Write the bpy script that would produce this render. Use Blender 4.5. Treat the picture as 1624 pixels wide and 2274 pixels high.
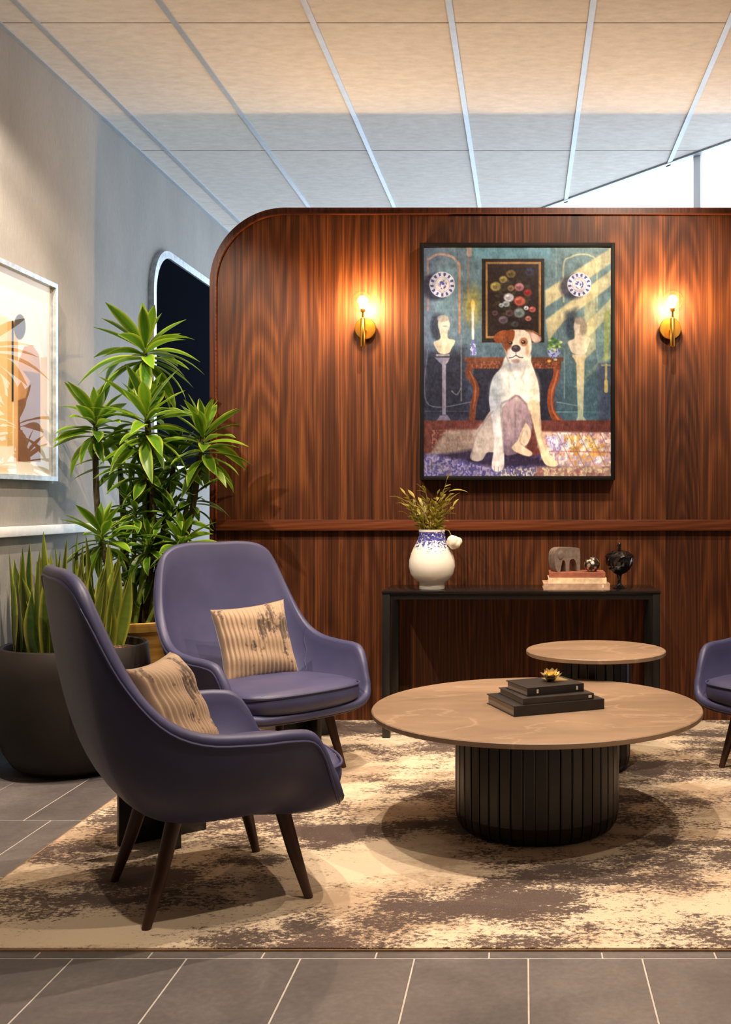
import bpy, bmesh, math, random
import numpy as np
from mathutils import Vector, Matrix, Euler
for o in list(bpy.data.objects): bpy.data.objects.remove(o)
scn = bpy.context.scene
COL = scn.collection
R = math.radians
# ------------------------------------------------------------------ camera (image 1624 x 2274, principal point 1165,1117)
W, H, F, PX, PY, HC = 1624, 2274, 2277.0, 1165.0, 1117.0, 1.15
cd = bpy.data.cameras.new('camera'); cam = bpy.data.objects.new('camera', cd); COL.objects.link(cam)
cd.sensor_fit = 'VERTICAL'; cd.sensor_height = 36.0; cd.lens = F / H * 36.0
cd.shift_x = (W / 2 - PX) / H; cd.shift_y = (PY - H / 2) / H
cd.clip_start = 0.05; cd.clip_end = 200
cam.location = (0, 0, HC); cam.rotation_euler = (R(90), 0, 0)
scn.camera = cam
def px(x, y, Y):            # photo pixel on the vertical plane at depth Y
    return Vector(((x - PX) * Y / F, Y, HC + (PY - y) * Y / F))
# ------------------------------------------------------------------ world and exposure
world = bpy.data.worlds.new('sky'); scn.world = world; world.use_nodes = True
wn = world.node_tree.nodes['Background']; wn.inputs[0].default_value = (0.79, 0.895, 1.0, 1); wn.inputs[1].default_value = 3.9
vs = scn.view_settings
scn.display_settings.display_device = 'sRGB'
vs.view_transform = 'Standard'; vs.look = 'None'; vs.gamma = 1.0; vs.use_curve_mapping = False; vs.exposure = 0.0
# ------------------------------------------------------------------ room measures
XL, XR, CEIL, YB, YREAR = -2.29, 1.70, 3.23, 5.39, -2.4     # left wall, right wall, ceiling, wooden partition, wall behind the camera
WA, WB = Vector((0.175, 7.23)), Vector((1.195, 5.93))        # two points of the slanted glazing
WD = (WB - WA).normalized(); WN = Vector((-WD.y, WD.x))
if WN.dot(Vector((0, 0)) - WA) > 0: WN = -WN                  # WN points outdoors
def win_at_x(X): return WA + WD * ((X - WA.x) / WD.x)
W0, W1 = win_at_x(XL), win_at_x(XR)
# ------------------------------------------------------------------ downlights (recessed in the ceiling, outside the frame)
WARM = (1.0, 0.815, 0.635)
DOWN = [  # x, y, aim x, aim y, aim z, watts, cone, blend
    (0.10, 2.90, 0.05, 3.3, 0.0, 190, 84, 0.35),
    (-0.72, 3.22, -0.85, 3.0, 0.0, 190, 84, 0.35),
    (1.15, 3.30, 0.75, 4.4, 0.5, 150, 84, 0.35),
    (-0.45, 4.05, -0.95, 4.75, 0.6, 200, 84, 0.4),
    (0.55, 4.10, 0.25, 5.2, 1.7, 140, 88, 0.4),
    (-1.95, 3.60, -1.95, 4.9, 1.2, 240, 80, 0.4),
    (-1.30, 3.30, -2.29, 4.5, 1.7, 260, 46, 0.5),
    (0.20, 1.95, 0.2, 1.95, 0.0, 130, 66, 0.4),
    (-1.25, 1.95, -1.25, 1.95, 0.0, 110, 62, 0.4),
    (1.30, 2.0, 1.3, 2.0, 0.0, 110, 66, 0.4),
]
for i, (x, y, ax, ay, az, p, cone, bl) in enumerate(DOWN):
    ld = bpy.data.lights.new('ceiling_downlight_offscreen', 'SPOT'); ld.energy = p; ld.color = WARM
    ld.spot_size = R(cone); ld.spot_blend = bl; ld.shadow_soft_size = 0.022
    lo = bpy.data.objects.new('ceiling_downlight_offscreen', ld); COL.objects.link(lo)
    lo.location = (x, y, CEIL - 0.03)
    lo.rotation_euler = (Vector((ax, ay, az)) - Vector((x, y, CEIL - 0.03))).to_track_quat('-Z', 'Y').to_euler()

# ================================================================== helpers
def lin(c):
    c = [v / 255.0 for v in c]
    return tuple((v / 12.92 if v <= 0.04045 else ((v + 0.055) / 1.055) ** 2.4) for v in c)
def rgba(c): return (*lin(c), 1.0)
class NT:
    def __init__(s, name):
        s.m = bpy.data.materials.new(name); s.m.use_nodes = True
        s.t = s.m.node_tree; s.n = s.t.nodes; s.l = s.t.links
        s.b = s.n['Principled BSDF']; s.out = s.n['Material Output']
    def link(s, a, b): s.l.new(a, b)
    def put(s, sock, v):
        if isinstance(v, bpy.types.NodeSocket): s.l.new(v, sock)
        else: sock.default_value = v
    def node(s, t, **k):
        n = s.n.new(t)
        for a, v in k.items(): setattr(n, a, v)
        return n
    def math(s, op, a, b=0.0, c=None, clamp=False):
        n = s.node('ShaderNodeMath', operation=op, use_clamp=clamp)
        s.put(n.inputs[0], a); s.put(n.inputs[1], b)
        if c is not None: s.put(n.inputs[2], c)
        return n.outputs[0]
    def pos(s): return s.node('ShaderNodeNewGeometry').outputs['Position']
    def obj(s): return s.node('ShaderNodeTexCoord').outputs['Object']
    def scale(s, v, sc):
        n = s.node('ShaderNodeVectorMath', operation='MULTIPLY'); s.put(n.inputs[0], v); n.inputs[1].default_value = sc
        return n.outputs[0]
    def add(s, v, w):
        n = s.node('ShaderNodeVectorMath', operation='ADD'); s.put(n.inputs[0], v); s.put(n.inputs[1], w)
        return n.outputs[0]
    def sep(s, v):
        n = s.node('ShaderNodeSeparateXYZ'); s.put(n.inputs[0], v); return n.outputs
    def comb(s, x, y, z):
        n = s.node('ShaderNodeCombineXYZ')
        for i, v in enumerate((x, y, z)): s.put(n.inputs[i], v)
        return n.outputs[0]
    def noise(s, v, sc=5.0, det=3.0, rough=0.55, dist=0.0):
        n = s.node('ShaderNodeTexNoise'); s.put(n.inputs['Vector'], v)
        n.inputs['Scale'].default_value = sc; n.inputs['Detail'].default_value = det
        n.inputs['Roughness'].default_value = rough; n.inputs['Distortion'].default_value = dist
        return n.outputs['Fac']
    def rmap(s, v, a, b, c=0.0, d=1.0):
        n = s.node('ShaderNodeMapRange'); n.clamp = True
        s.put(n.inputs[0], v)
        for i, q in enumerate((a, b, c, d)): n.inputs[i + 1].default_value = q
        return n.outputs[0]
    def ramp(s, f, stops):
        n = s.node('ShaderNodeValToRGB'); s.put(n.inputs[0], f)
        e = n.color_ramp.elements
        while len(e) < len(stops): e.new(0.5)
        for q, (p, c) in zip(e, stops): q.position = p; q.color = rgba(c)
        return n.outputs[0]
    def mix(s, f, a, b, blend='MIX'):
        n = s.node('ShaderNodeMix', data_type='RGBA', blend_type=blend)
        s.put(n.inputs[0], f); s.put(n.inputs[6], a); s.put(n.inputs[7], b)
        return n.outputs[2]
    def bump(s, h, strength=0.3, dist=0.002):
        n = s.node('ShaderNodeBump'); s.put(n.inputs['Height'], h)
        n.inputs['Strength'].default_value = strength; n.inputs['Distance'].default_value = dist
        s.l.new(n.outputs[0], s.b.inputs['Normal'])
    def col(s, c): s.put(s.b.inputs['Base Color'], c)
    def set(s, **k):
        names = {'rough': 'Roughness', 'metal': 'Metallic', 'spec': 'Specular IOR Level', 'coat': 'Coat Weight', 'coatr': 'Coat Roughness', 'sheen': 'Sheen Weight', 'sheenr': 'Sheen Roughness'}
        for a, v in k.items(): s.put(s.b.inputs[names[a]], v)
        return s
MAT = {}
def plain(name, c, rough=0.5, metal=0.0, spec=0.5, var=0.12, sc=30.0, bump=0.0):
    t = NT(name); p = t.obj(); n = t.noise(p, sc, 3)
    hi = tuple(min(255, v * (1 + var)) for v in c); lo = tuple(v * (1 - var) for v in c)
    t.col(t.ramp(n, [(0.3, lo), (0.7, hi)])); t.set(rough=rough, metal=metal, spec=spec)
    if bump: t.bump(n, bump, 0.002)
    MAT[name] = t.m; return t.m

# ------------------------------------------------------------------ materials
def wood_mat(name, dark, mid, light, leaf=0.185, horizontal=False, rough=0.42):
    t = NT(name); P = t.sep(t.pos()); x, z = P[0], P[2]
    if horizontal: x, z = P[2], P[0]
    idx = t.math('FLOOR', t.math('DIVIDE', x, leaf))
    wn_ = t.node('ShaderNodeTexWhiteNoise', noise_dimensions='1D'); t.put(wn_.inputs['W'], idx); rnd = wn_.outputs['Value']
    lx = t.math('SUBTRACT', t.math('SUBTRACT', x, t.math('MULTIPLY', idx, leaf)), leaf / 2)
    # cathedral rings of a flat-sawn leaf
    wob = t.noise(t.comb(t.math('MULTIPLY', x, 3.0), t.math('MULTIPLY', rnd, 40.0), t.math('MULTIPLY', z, 0.8)), 1.0, 2)
    slope = t.math('MULTIPLY', t.math('SUBTRACT', rnd, 0.5), 0.16)
    dep = t.math('ADD', t.math('MULTIPLY', z, slope), t.math('ADD', t.math('MULTIPLY', rnd, 0.25), t.math('MULTIPLY', wob, 0.07)))
    rr = t.math('SQRT', t.math('ADD', t.math('MULTIPLY', lx, lx), t.math('MULTIPLY', dep, dep)))
    ring = t.math('SINE', t.math('ADD', t.math('MULTIPLY', rr, 380.0), t.math('MULTIPLY', wob, 3.0)))
    fine = t.noise(t.comb(t.math('MULTIPLY', x, 190.0), rnd, t.math('MULTIPLY', z, 2.2)), 1.0, 4, 0.65)
    streak = t.noise(t.comb(t.math('MULTIPLY', x, 78.0), rnd, t.math('MULTIPLY', z, 0.16)), 1.0, 3, 0.7)
    v = t.math('ADD', t.math('MULTIPLY', ring, 0.05), t.math('ADD', t.math('MULTIPLY', fine, 0.48), t.math('MULTIPLY', streak, 0.55)))
    v = t.math('ADD', v, t.math('MULTIPLY', t.math('SUBTRACT', rnd, 0.5), 0.10))
    t.col(t.ramp(v, [(0.33, dark), (0.52, mid), (0.72, light)]))
    t.set(rough=rough, spec=0.25); t.bump(fine, 0.08, 0.001)
    MAT[name] = t.m
wood_mat('walnut', (37, 16, 8), (78, 41, 20), (126, 74, 37), rough=0.5)
wood_mat('walnut_h', (52, 22, 12), (92, 46, 24), (124, 68, 38), leaf=0.5, horizontal=True)
wood_mat('walnut_edge', (48, 20, 11), (80, 38, 20), (108, 56, 30), leaf=0.4)
plain('leg_wood', (62, 36, 22), 0.45, sc=8)
# wall paper
t = NT('wallpaper'); P = t.pos()
n1 = t.noise(t.scale(P, (260, 260, 26)), 1, 2); n2 = t.noise(t.scale(P, (3, 3, 1.2)), 1, 3); n3 = t.noise(t.scale(P, (60, 60, 500)), 1, 2)
v = t.math('ADD', t.math('MULTIPLY', n1, 0.5), t.math('MULTIPLY', n2, 0.5))
t.col(t.ramp(v, [(0.3, (136, 135, 133)), (0.7, (158, 156, 153))])); t.set(rough=0.85, spec=0.2)
t.bump(t.math('ADD', n1, n3), 0.25, 0.002); MAT['wallpaper'] = t.m
t = NT('frosted_joint'); t.col(rgba((236, 238, 240))); t.set(rough=0.6); tl = t.node('ShaderNodeBsdfTranslucent'); tl.inputs[0].default_value = (0.9, 0.92, 0.95, 1); mx = t.node('ShaderNodeMixShader'); mx.inputs[0].default_value = 0.22
t.link(t.b.outputs[0], mx.inputs[1]); t.link(tl.outputs[0], mx.inputs[2]); t.link(mx.outputs[0], t.out.inputs[0]); MAT['frosted_joint'] = t.m
plain('white_paint', (225, 224, 220), 0.5, var=0.03)
# ceiling
t = NT('ceiling_panel'); P = t.pos()
n1 = t.noise(t.scale(P, (14, 30, 14)), 1, 5, 0.7); n2 = t.noise(P, 260, 2)
t.col(t.ramp(n1, [(0.3, (206, 202, 196)), (0.7, (226, 223, 218))])); t.set(rough=0.9, spec=0.15)
t.bump(t.math('ADD', n1, t.math('MULTIPLY', n2, 0.3)), 0.25, 0.004); MAT['ceiling_panel'] = t.m
plain('grid_bar', (176, 186, 196), 0.42, 0.35, var=0.03)
plain('grid_dark', (60, 60, 62), 0.8)
plain('alu', (190, 193, 198), 0.35, 0.6, var=0.04)
# floor tiles
t = NT('floor_tile'); P = t.pos(); info = t.node('ShaderNodeObjectInfo').outputs['Random']
n1 = t.noise(P, 2.6, 6, 0.65, 0.4); n2 = t.noise(P, 60, 3); n3 = t.noise(P, 420, 2)
v = t.math('ADD', t.math('ADD', t.math('MULTIPLY', n1, 0.6), t.math('MULTIPLY', n2, 0.25)), t.math('ADD', t.math('MULTIPLY', n3, 0.15), t.math('MULTIPLY', t.math('SUBTRACT', info, 0.5), 0.12)))
t.col(t.ramp(v, [(0.34, (82, 77, 77)), (0.5, (99, 93, 92)), (0.66, (119, 112, 110))]))
t.set(rough=t.rmap(n1, 0.3, 0.7, 0.38, 0.52), spec=0.4); t.bump(n2, 0.08, 0.001); MAT['floor_tile'] = t.m
plain('grout', (186, 178, 170), 0.8, var=0.06)
# rug
t = NT('rug_pile'); P = t.pos(); S = t.sep(P)
warp = t.noise(t.scale(P, (1.1, 1.6, 1)), 1.0, 2)
Pw = t.add(P, t.comb(t.math('MULTIPLY', warp, 0.5), t.math('MULTIPLY', warp, 0.35), 0.0))
big = t.noise(t.scale(Pw, (1.55, 2.5, 1)), 1.0, 4, 0.55)
med = t.noise(t.scale(P, (7, 13, 1)), 1.0, 4, 0.65)
fine = t.noise(t.scale(P, (55, 80, 1)), 1.0, 3, 0.75)
grain = t.noise(P, 320, 2, 0.6)
dv = t.math('ADD', t.math('MULTIPLY', big, 1.25), t.math('ADD', t.math('MULTIPLY', med, 0.50), t.math('ADD', t.math('MULTIPLY', fine, 0.75), t.math('MULTIPLY', grain, 0.22))))
dm = t.rmap(dv, 1.315, 1.42)
big2 = t.noise(t.scale(t.add(Pw, (7.3, 2.2, 0)), (1.6, 2.6, 1)), 1.0, 4, 0.5)
tv = t.math('ADD', t.math('MULTIPLY', big2, 1.0), t.math('ADD', t.math('MULTIPLY', fine, 0.35), t.math('MULTIPLY', med, 0.4)))
tm = t.rmap(tv, 0.85, 0.98)
lt = t.mix(tm, rgba((226, 206, 178)), rgba((186, 160, 132)))
lt = t.mix(t.math('MULTIPLY', grain, 0.35), lt, rgba((168, 146, 122)))
dk = t.mix(t.rmap(grain, 0.35, 0.65), rgba((48, 36, 36)), rgba((92, 74, 70)))
t.col(t.mix(t.math('MULTIPLY', dm, 0.93), lt, dk)); t.set(rough=0.95, spec=0.1, sheen=0.15)
t.bump(t.math('ADD', grain, t.math('MULTIPLY', fine, 0.6)), 0.5, 0.004); MAT['rug_pile'] = t.m
plain('rug_edge', (150, 118, 84), 0.9)
# leather
t = NT('leather'); P = t.obj()
n1 = t.noise(P, 420, 3); n2 = t.noise(P, 6, 3)
t.col(t.ramp(n2, [(0.3, (58, 59, 91)), (0.7, (68, 68, 102))])); t.set(rough=t.rmap(n1, 0.3, 0.7, 0.40, 0.52), spec=0.45)
t.bump(n1, 0.12, 0.001); MAT['leather'] = t.m
plain('leather_seam', (48, 50, 86), 0.5)
# cushion velvet
t = NT('velvet'); P = t.obj(); S = t.sep(P)
mot = t.noise(t.scale(P, (10, 10, 5)), 1.0, 3, 0.6); mot2 = t.noise(P, 70, 3)
m = t.rmap(t.math('ADD', mot, t.math('MULTIPLY', mot2, 0.35)), 0.72, 0.80)
c = rgba((158, 132, 107))
t.col(t.mix(t.math('MULTIPLY', m, 0.8), c, rgba((46, 30, 24)))); t.set(rough=0.7, sheen=0.5, sheenr=0.35)
t.bump(mot2, 0.2, 0.002); MAT['velvet'] = t.m
# stone table top
t = NT('stone_top'); P = t.obj()
n1 = t.noise(t.scale(P, (2.0, 5.0, 2)), 1.0, 6, 0.6, 0.8); n2 = t.noise(P, 160, 3)
wv = t.noise(t.scale(P, (1.2, 2.6, 1)), 1.0, 5, 0.55, 0.6)
vein = t.rmap(t.math('ABSOLUTE', t.math('SUBTRACT', wv, 0.5)), 0.0, 0.012, 1.0, 0.0)
base = t.ramp(t.math('ADD', t.math('MULTIPLY', n1, 0.8), t.math('MULTIPLY', n2, 0.2)), [(0.32, (120, 98, 79)), (0.7, (153, 127, 103))])
t.col(t.mix(t.math('MULTIPLY', vein, 0.22), base, rgba((205, 180, 150)))); t.set(rough=0.42, spec=0.4); MAT['stone_top'] = t.m
plain('stone_edge', (112, 96, 82), 0.6)
plain('black_wood', (20, 16, 16), 0.36, sc=14, var=0.2)
plain('black_metal', (22, 20, 20), 0.35, 0.0)
plain('console_top', (22, 20, 20), 0.16)
plain('black_frame', (16, 13, 12), 0.6, spec=0.2)
plain('silver_frame', (176, 186, 194), 0.35, 0.5)
plain('dark_frame', (42, 36, 36), 0.4)
t = NT('brass'); t.col(rgba((222, 170, 74))); t.set(rough=0.26, metal=1.0); MAT['brass'] = t.m
plain('gold', (240, 212, 150), 0.38, 1.0, var=0.1, sc=60)
t = NT('pot_brass'); P = t.obj(); n = t.noise(t.scale(P, (3, 3, 60)), 1, 3)
t.col(t.ramp(n, [(0.3, (150, 112, 52)), (0.7, (206, 164, 88))])); t.set(rough=0.36, metal=0.75); MAT['pot_brass'] = t.m
t = NT('bulb_glow'); t.b.inputs['Base Color'].default_value = (1, 0.8, 0.5, 1)
t.b.inputs['Emission Color'].default_value = (1.0, 0.63, 0.30, 1); t.b.inputs['Emission Strength'].default_value = 1200.0; MAT['bulb_glow'] = t.m
def thin_glass(name, tint=(1, 1, 1, 1), ior=1.45, rough=0.0):
    t = NT(name); tr = t.node('ShaderNodeBsdfTransparent'); tr.inputs[0].default_value = tint
    gl = t.node('ShaderNodeBsdfGlossy'); gl.inputs['Roughness'].default_value = rough
    fr = t.node('ShaderNodeFresnel'); fr.inputs[0].default_value = ior
    mx = t.node('ShaderNodeMixShader'); bf = t.node('ShaderNodeNewGeometry').outputs['Backfacing']
    t.put(mx.inputs[0], t.math('MULTIPLY', fr.outputs[0], t.math('SUBTRACT', 1.0, bf))); t.link(tr.outputs[0], mx.inputs[1]); t.link(gl.outputs[0], mx.inputs[2])
    t.link(mx.outputs[0], t.out.inputs[0]); MAT[name] = t.m
thin_glass('globe_glass', (0.98, 0.96, 0.92, 1), 1.3); thin_glass('pane_glass', (0.96, 0.98, 1, 1), 1.3); thin_glass('art_glass', (1, 1, 1, 1), 1.5)
t = NT('dark_mirror'); t.col((0.004, 0.005, 0.008, 1)); t.set(rough=0.4, spec=0.0); MAT['dark_mirror'] = t.m
# planter
t = NT('planter_stone'); P = t.obj(); n1 = t.noise(P, 4, 5); n2 = t.noise(t.scale(P, (9, 9, 0.8)), 1, 3)
b = t.ramp(n1, [(0.3, (24, 20, 18)), (0.7, (40, 33, 30))])
t.col(t.mix(t.rmap(n2, 0.66, 0.74), b, rgba((18, 13, 11)))); t.set(rough=0.6, spec=0.3); t.bump(n1, 0.15, 0.004); MAT['planter_stone'] = t.m
t = NT('soil'); n = t.noise(t.obj(), 70, 4); t.col(t.ramp(n, [(0.35, (46, 30, 22)), (0.55, (120, 88, 64)), (0.7, (186, 150, 118))])); t.set(rough=0.95); t.bump(n, 1.0, 0.02); MAT['soil'] = t.m
# leaves
def leaf_mat(name, lo, hi, edge, trans=0.35):
    t = NT(name); at = t.node('ShaderNodeAttribute', attribute_name='side').outputs['Fac']
    rnd = t.node('ShaderNodeObjectInfo').outputs['Random']; n = t.noise(t.scale(t.obj(), (12, 60, 30)), 1, 3)
    c = t.ramp(t.math('ADD', t.math('MULTIPLY', rnd, 0.6), t.math('MULTIPLY', n, 0.4)), [(0.2, lo), (0.8, hi)])
    c = t.mix(t.rmap(at, 0.55, 1.0, 0.0, 0.75), c, rgba(edge))
    t.col(c); t.set(rough=0.38, spec=0.5)
    tl = t.node('ShaderNodeBsdfTranslucent'); t.put(tl.inputs[0], c)
    mx = t.node('ShaderNodeMixShader'); mx.inputs[0].default_value = trans
    t.link(t.b.outputs[0], mx.inputs[1]); t.link(tl.outputs[0], mx.inputs[2]); t.link(mx.outputs[0], t.out.inputs[0]); MAT[name] = t.m
leaf_mat('dracaena_leaf', (52, 96, 20), (112, 156, 34), (186, 196, 66))
leaf_mat('snake_leaf', (40, 62, 20), (96, 112, 34), (170, 166, 66), 0.15)
leaf_mat('sprig_leaf', (122, 116, 36), (168, 158, 62), (200, 186, 92), 0.3)
plain('cane', (58, 50, 30), 0.8, sc=40, var=0.3, bump=0.4); plain('green_stem', (110, 134, 44), 0.6)
plain('sprig_stem', (120, 106, 48), 0.7); plain('petal', (236, 222, 200), 0.7, var=0.05)
# vase
t = NT('delft'); P = t.obj(); S = t.sep(P); z = S[2]
ang = t.math('ARCTAN2', S[1], S[0])
vc = t.comb(t.math('MULTIPLY', ang, 4.0), t.math('MULTIPLY', z, 70.0), 0.0)
n1 = t.noise(vc, 1.3, 3, 0.6); n2 = t.noise(vc, 3.5, 2)
hm = t.rmap(t.math('ADD', z, t.math('MULTIPLY', t.math('SUBTRACT', n2, 0.5), 0.07)), 0.180, 0.250)
pat = t.rmap(t.math('ADD', t.math('MULTIPLY', n1, 0.75), t.math('MULTIPLY', hm, 0.20)), 0.47, 0.53)
pat = t.math('MULTIPLY', pat, t.rmap(hm, 0.02, 0.25)); rimw = t.rmap(z, 0.283, 0.288, 1.0, 0.0)
t.col(t.mix(t.math('MULTIPLY', pat, rimw), rgba((232, 226, 214)), t.ramp(n2, [(0.35, (28, 30, 104)), (0.7, (92, 96, 170))]))); t.set(rough=0.18, spec=0.5); MAT['delft'] = t.m
plain('book_black', (34, 30, 29), 0.45); plain('book_cover_dark', (50, 44, 42), 0.4)
t = NT('pages'); z = t.sep(t.obj())[2]; n = t.noise(t.comb(0.0, 0.0, t.math('MULTIPLY', z, 1500)), 1, 1)
t.col(t.ramp(n, [(0.3, (128, 116, 106)), (0.7, (186, 174, 160))])); t.set(rough=0.85); MAT['pages'] = t.m
plain('book_red', (150, 88, 66), 0.6); plain('book_cream', (226, 200, 164), 0.6); plain('book_tan', (186, 152, 126), 0.6); plain('book_label', (240, 226, 206), 0.6)
plain('grey_stone', (118, 104, 94), 0.5, sc=60)
t = NT('silver_dots'); P = t.obj(); vo = t.node('ShaderNodeTexVoronoi'); vo.inputs['Scale'].default_value = 55; t.put(vo.inputs['Vector'], P)
t.col(t.ramp(vo.outputs['Distance'], [(0.3, (206, 190, 170)), (0.55, (66, 54, 48))])); t.set(rough=0.25, metal=0.7); MAT['silver_dots'] = t.m
t = NT('black_glass'); t.col(rgba((14, 11, 12))); t.set(rough=0.08, spec=0.7); MAT['black_glass'] = t.m
# painted prints carry their picture in a colour attribute
def print_mat(name, rough=0.5, spec=0.3):
    t = NT(name); a = t.node('ShaderNodeAttribute', attribute_name='paint'); t.link(a.outputs['Color'], t.b.inputs['Base Color'])
    t.set(rough=rough, spec=spec); n = t.noise(t.pos(), 180, 3); t.bump(n, 0.15, 0.001); MAT[name] = t.m
print_mat('oil_paint', 0.45, 0.35); print_mat('art_print', 0.6, 0.2)

# ------------------------------------------------------------------ mesh helpers
def new(name, data, mat=None, parent=None, smooth=False, auto=None):
    o = bpy.data.objects.new(name, data); COL.objects.link(o)
    if mat and data is not None and hasattr(data, 'materials') and len(data.materials) == 0:
        data.materials.append(MAT[mat] if isinstance(mat, str) else mat)
    if smooth and data is not None:
        data.polygons.foreach_set('use_smooth', [True] * len(data.polygons))
        if auto is not None: data.set_sharp_from_angle(angle=R(auto))
    if parent is not None: o.parent = parent
    return o
def tag(o, label, cat, group=None, kind=None):
    o['label'] = label; o['category'] = cat
    if group: o['group'] = group
    if kind: o['kind'] = kind
    return o
def thing(name, label, cat, loc=(0, 0, 0), rz=0.0, group=None):
    o = bpy.data.objects.new(name, None); COL.objects.link(o); o.empty_display_size = 0.05
    o.location = loc; o.rotation_euler = (0, 0, rz)
    return tag(o, label, cat, group)
def mesh(name, v, f):
    m = bpy.data.meshes.new(name); m.from_pydata([tuple(map(float, p)) for p in v], [], [list(q) for q in f]); m.update(); return m
def bm_mesh(bm, name='m', bevel=0.0, seg=2):
    if bevel > 0: bmesh.ops.bevel(bm, geom=list(bm.edges), offset=bevel, segments=seg, affect='EDGES', profile=0.5)
    bmesh.ops.recalc_face_normals(bm, faces=bm.faces)
    m = bpy.data.meshes.new(name); bm.to_mesh(m); bm.free(); return m
def box_bm(x0, x1, y0, y1, z0, z1, bm=None):
    bm = bm or bmesh.new()
    vs_ = [bm.verts.new((x, y, z)) for z in (z0, z1) for x, y in ((x0, y0), (x1, y0), (x1, y1), (x0, y1))]
    for q in ((3, 2, 1, 0), (4, 5, 6, 7), (0, 1, 5, 4), (1, 2, 6, 5), (2, 3, 7, 6), (3, 0, 4, 7)): bm.faces.new([vs_[i] for i in q])
    return bm
def box(name, b, mat, parent=None, bevel=0.0):
    return new(name, bm_mesh(box_bm(*b), name, bevel), mat, parent, smooth=bevel > 0, auto=40)
def prism(pts, z0, z1):       # polygon in XY extruded in Z
    n = len(pts); v = [(p[0], p[1], z0) for p in pts] + [(p[0], p[1], z1) for p in pts]
    f = [list(range(n - 1, -1, -1)), list(range(n, 2 * n))] + [[i, (i + 1) % n, n + (i + 1) % n, n + i] for i in range(n)]
    return v, f
def lathe(prof, n=48, cap=True):
    v, f = [], []
    for r_, z in prof:
        for k in range(n): a = 2 * math.pi * k / n; v.append((r_ * math.cos(a), r_ * math.sin(a), z))
    for i in range(len(prof) - 1):
        for k in range(n):
            k2 = (k + 1) % n; f.append([i * n + k, i * n + k2, (i + 1) * n + k2, (i + 1) * n + k])
    if cap:
        f.append([k for k in range(n - 1, -1, -1)]); m0 = (len(prof) - 1) * n; f.append([m0 + k for k in range(n)])
    return v, f
def tube(path, rads, n=8, closed=False):
    path = [Vector(p) for p in path]; N = len(path)
    if not hasattr(rads, '__len__'): rads = [rads] * N
    v, f = [], []; up = None
    for i, p in enumerate(path):
        a = path[(i - 1) % N] if (closed or i > 0) else p; b = path[(i + 1) % N] if (closed or i < N - 1) else p
        t_ = (b - a).normalized()
        if up is None: up = Vector((0, 0, 1)) if abs(t_.z) < 0.9 else Vector((1, 0, 0))
        s = t_.cross(up).normalized(); up = s.cross(t_).normalized()
        for k in range(n):
            q = 2 * math.pi * k / n; v.append(p + (s * math.cos(q) + up * math.sin(q)) * rads[i])
    for i in range(N if closed else N - 1):
        j = (i + 1) % N
        for k in range(n): k2 = (k + 1) % n; f.append([i * n + k, i * n + k2, j * n + k2, j * n + k])
    if not closed: f.append(list(range(n - 1, -1, -1))); f.append([(N - 1) * n + k for k in range(n)])
    return v, f
def mobj(name, vf, mat, parent=None, smooth=True, auto=40): return new(name, mesh(name, *vf), mat, parent, smooth, auto)
def catmull(pts, n, closed=True):
    P = np.array(pts, float); N = len(P); out = []
    seg = N if closed else N - 1
    tt = np.linspace(0, seg, n, endpoint=not closed)
    for t_ in tt:
        i = min(int(t_), seg - 1); u = t_ - i
        g = (lambda k: P[k % N]) if closed else (lambda k: P[min(max(k, 0), N - 1)])
        a, b, c, d = g(i - 1), g(i), g(i + 1), g(i + 2)
        out.append(0.5 * (2 * b + (c - a) * u + (2 * a - 5 * b + 4 * c - d) * u * u + (3 * b - a - 3 * c + d) * u ** 3))
    return np.array(out)
def clip_poly(pts):           # keep the part indoors of the slanted glazing
    out = []; d = [WN.dot(Vector(p) - WA) for p in pts]
    for i in range(len(pts)):
        j = (i + 1) % len(pts); a, b = Vector(pts[i]), Vector(pts[j])
        if d[i] <= 0: out.append(tuple(a))
        if (d[i] < 0 < d[j]) or (d[j] < 0 < d[i]): out.append(tuple(a.lerp(b, d[i] / (d[i] - d[j]))))
    return out
def copy_tree(o, parent=None):
    c = o.copy(); COL.objects.link(c); c.parent = parent
    for ch in [k for k in o.children]: copy_tree(ch, c)
    return c

# ================================================================== the setting
YFAR = W0.y
fl = box('floor', (XL - 0.1, XR + 0.1, YREAR - 0.1, YFAR, -0.12, -0.0012), 'grout')
tag(fl, 'grey stone tile floor with pale grout joints', 'floor', kind='structure')
TW, TL, GAP = 0.2877, 0.5625, 0.0042
RUGX0, RUGY0 = -1.585, 2.63
tile_full = bm_mesh(box_bm(GAP / 2, TW - GAP / 2, GAP / 2, TL - GAP / 2, -0.03, 0.0), 'tile', 0.0012, 1); tile_full.materials.append(MAT['floor_tile'])
row = 0; y = 2.59 - 9 * TL
while y < 8.0:
    k = round((y - 2.59) / TL); ph = -1.141 if k % 2 else -0.953
    x = ph - TW * math.ceil((ph - XL) / TW)
    while x < XR:
        inside_rug = x > RUGX0 + 0.02 and y > RUGY0 + 0.02 and y + TL < YB
        a, b = max(x, XL), min(x + TW, XR)
        pts = clip_poly([(a, y), (b, y), (b, y + TL), (a, y + TL)])
        if not inside_rug and b - a > 0.03 and len(pts) > 2 and y > YREAR:
            if a == x and b == x + TW and len(pts) == 4 and all(WN.dot(Vector(p) - WA) < -0.001 for p in pts):
                o = new('tile', tile_full, None, fl); o.location = (x, y, 0)
            else:
                c = sum((Vector(p) for p in pts), Vector((0, 0))) / len(pts)
                q = [tuple(Vector(p) + (c - Vector(p)).normalized() * GAP * 0.7) for p in pts]
                new('tile', mesh('tile', *prism(q, -0.03, 0.0)), 'floor_tile', fl)
        x += TW
    y += TL
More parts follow.
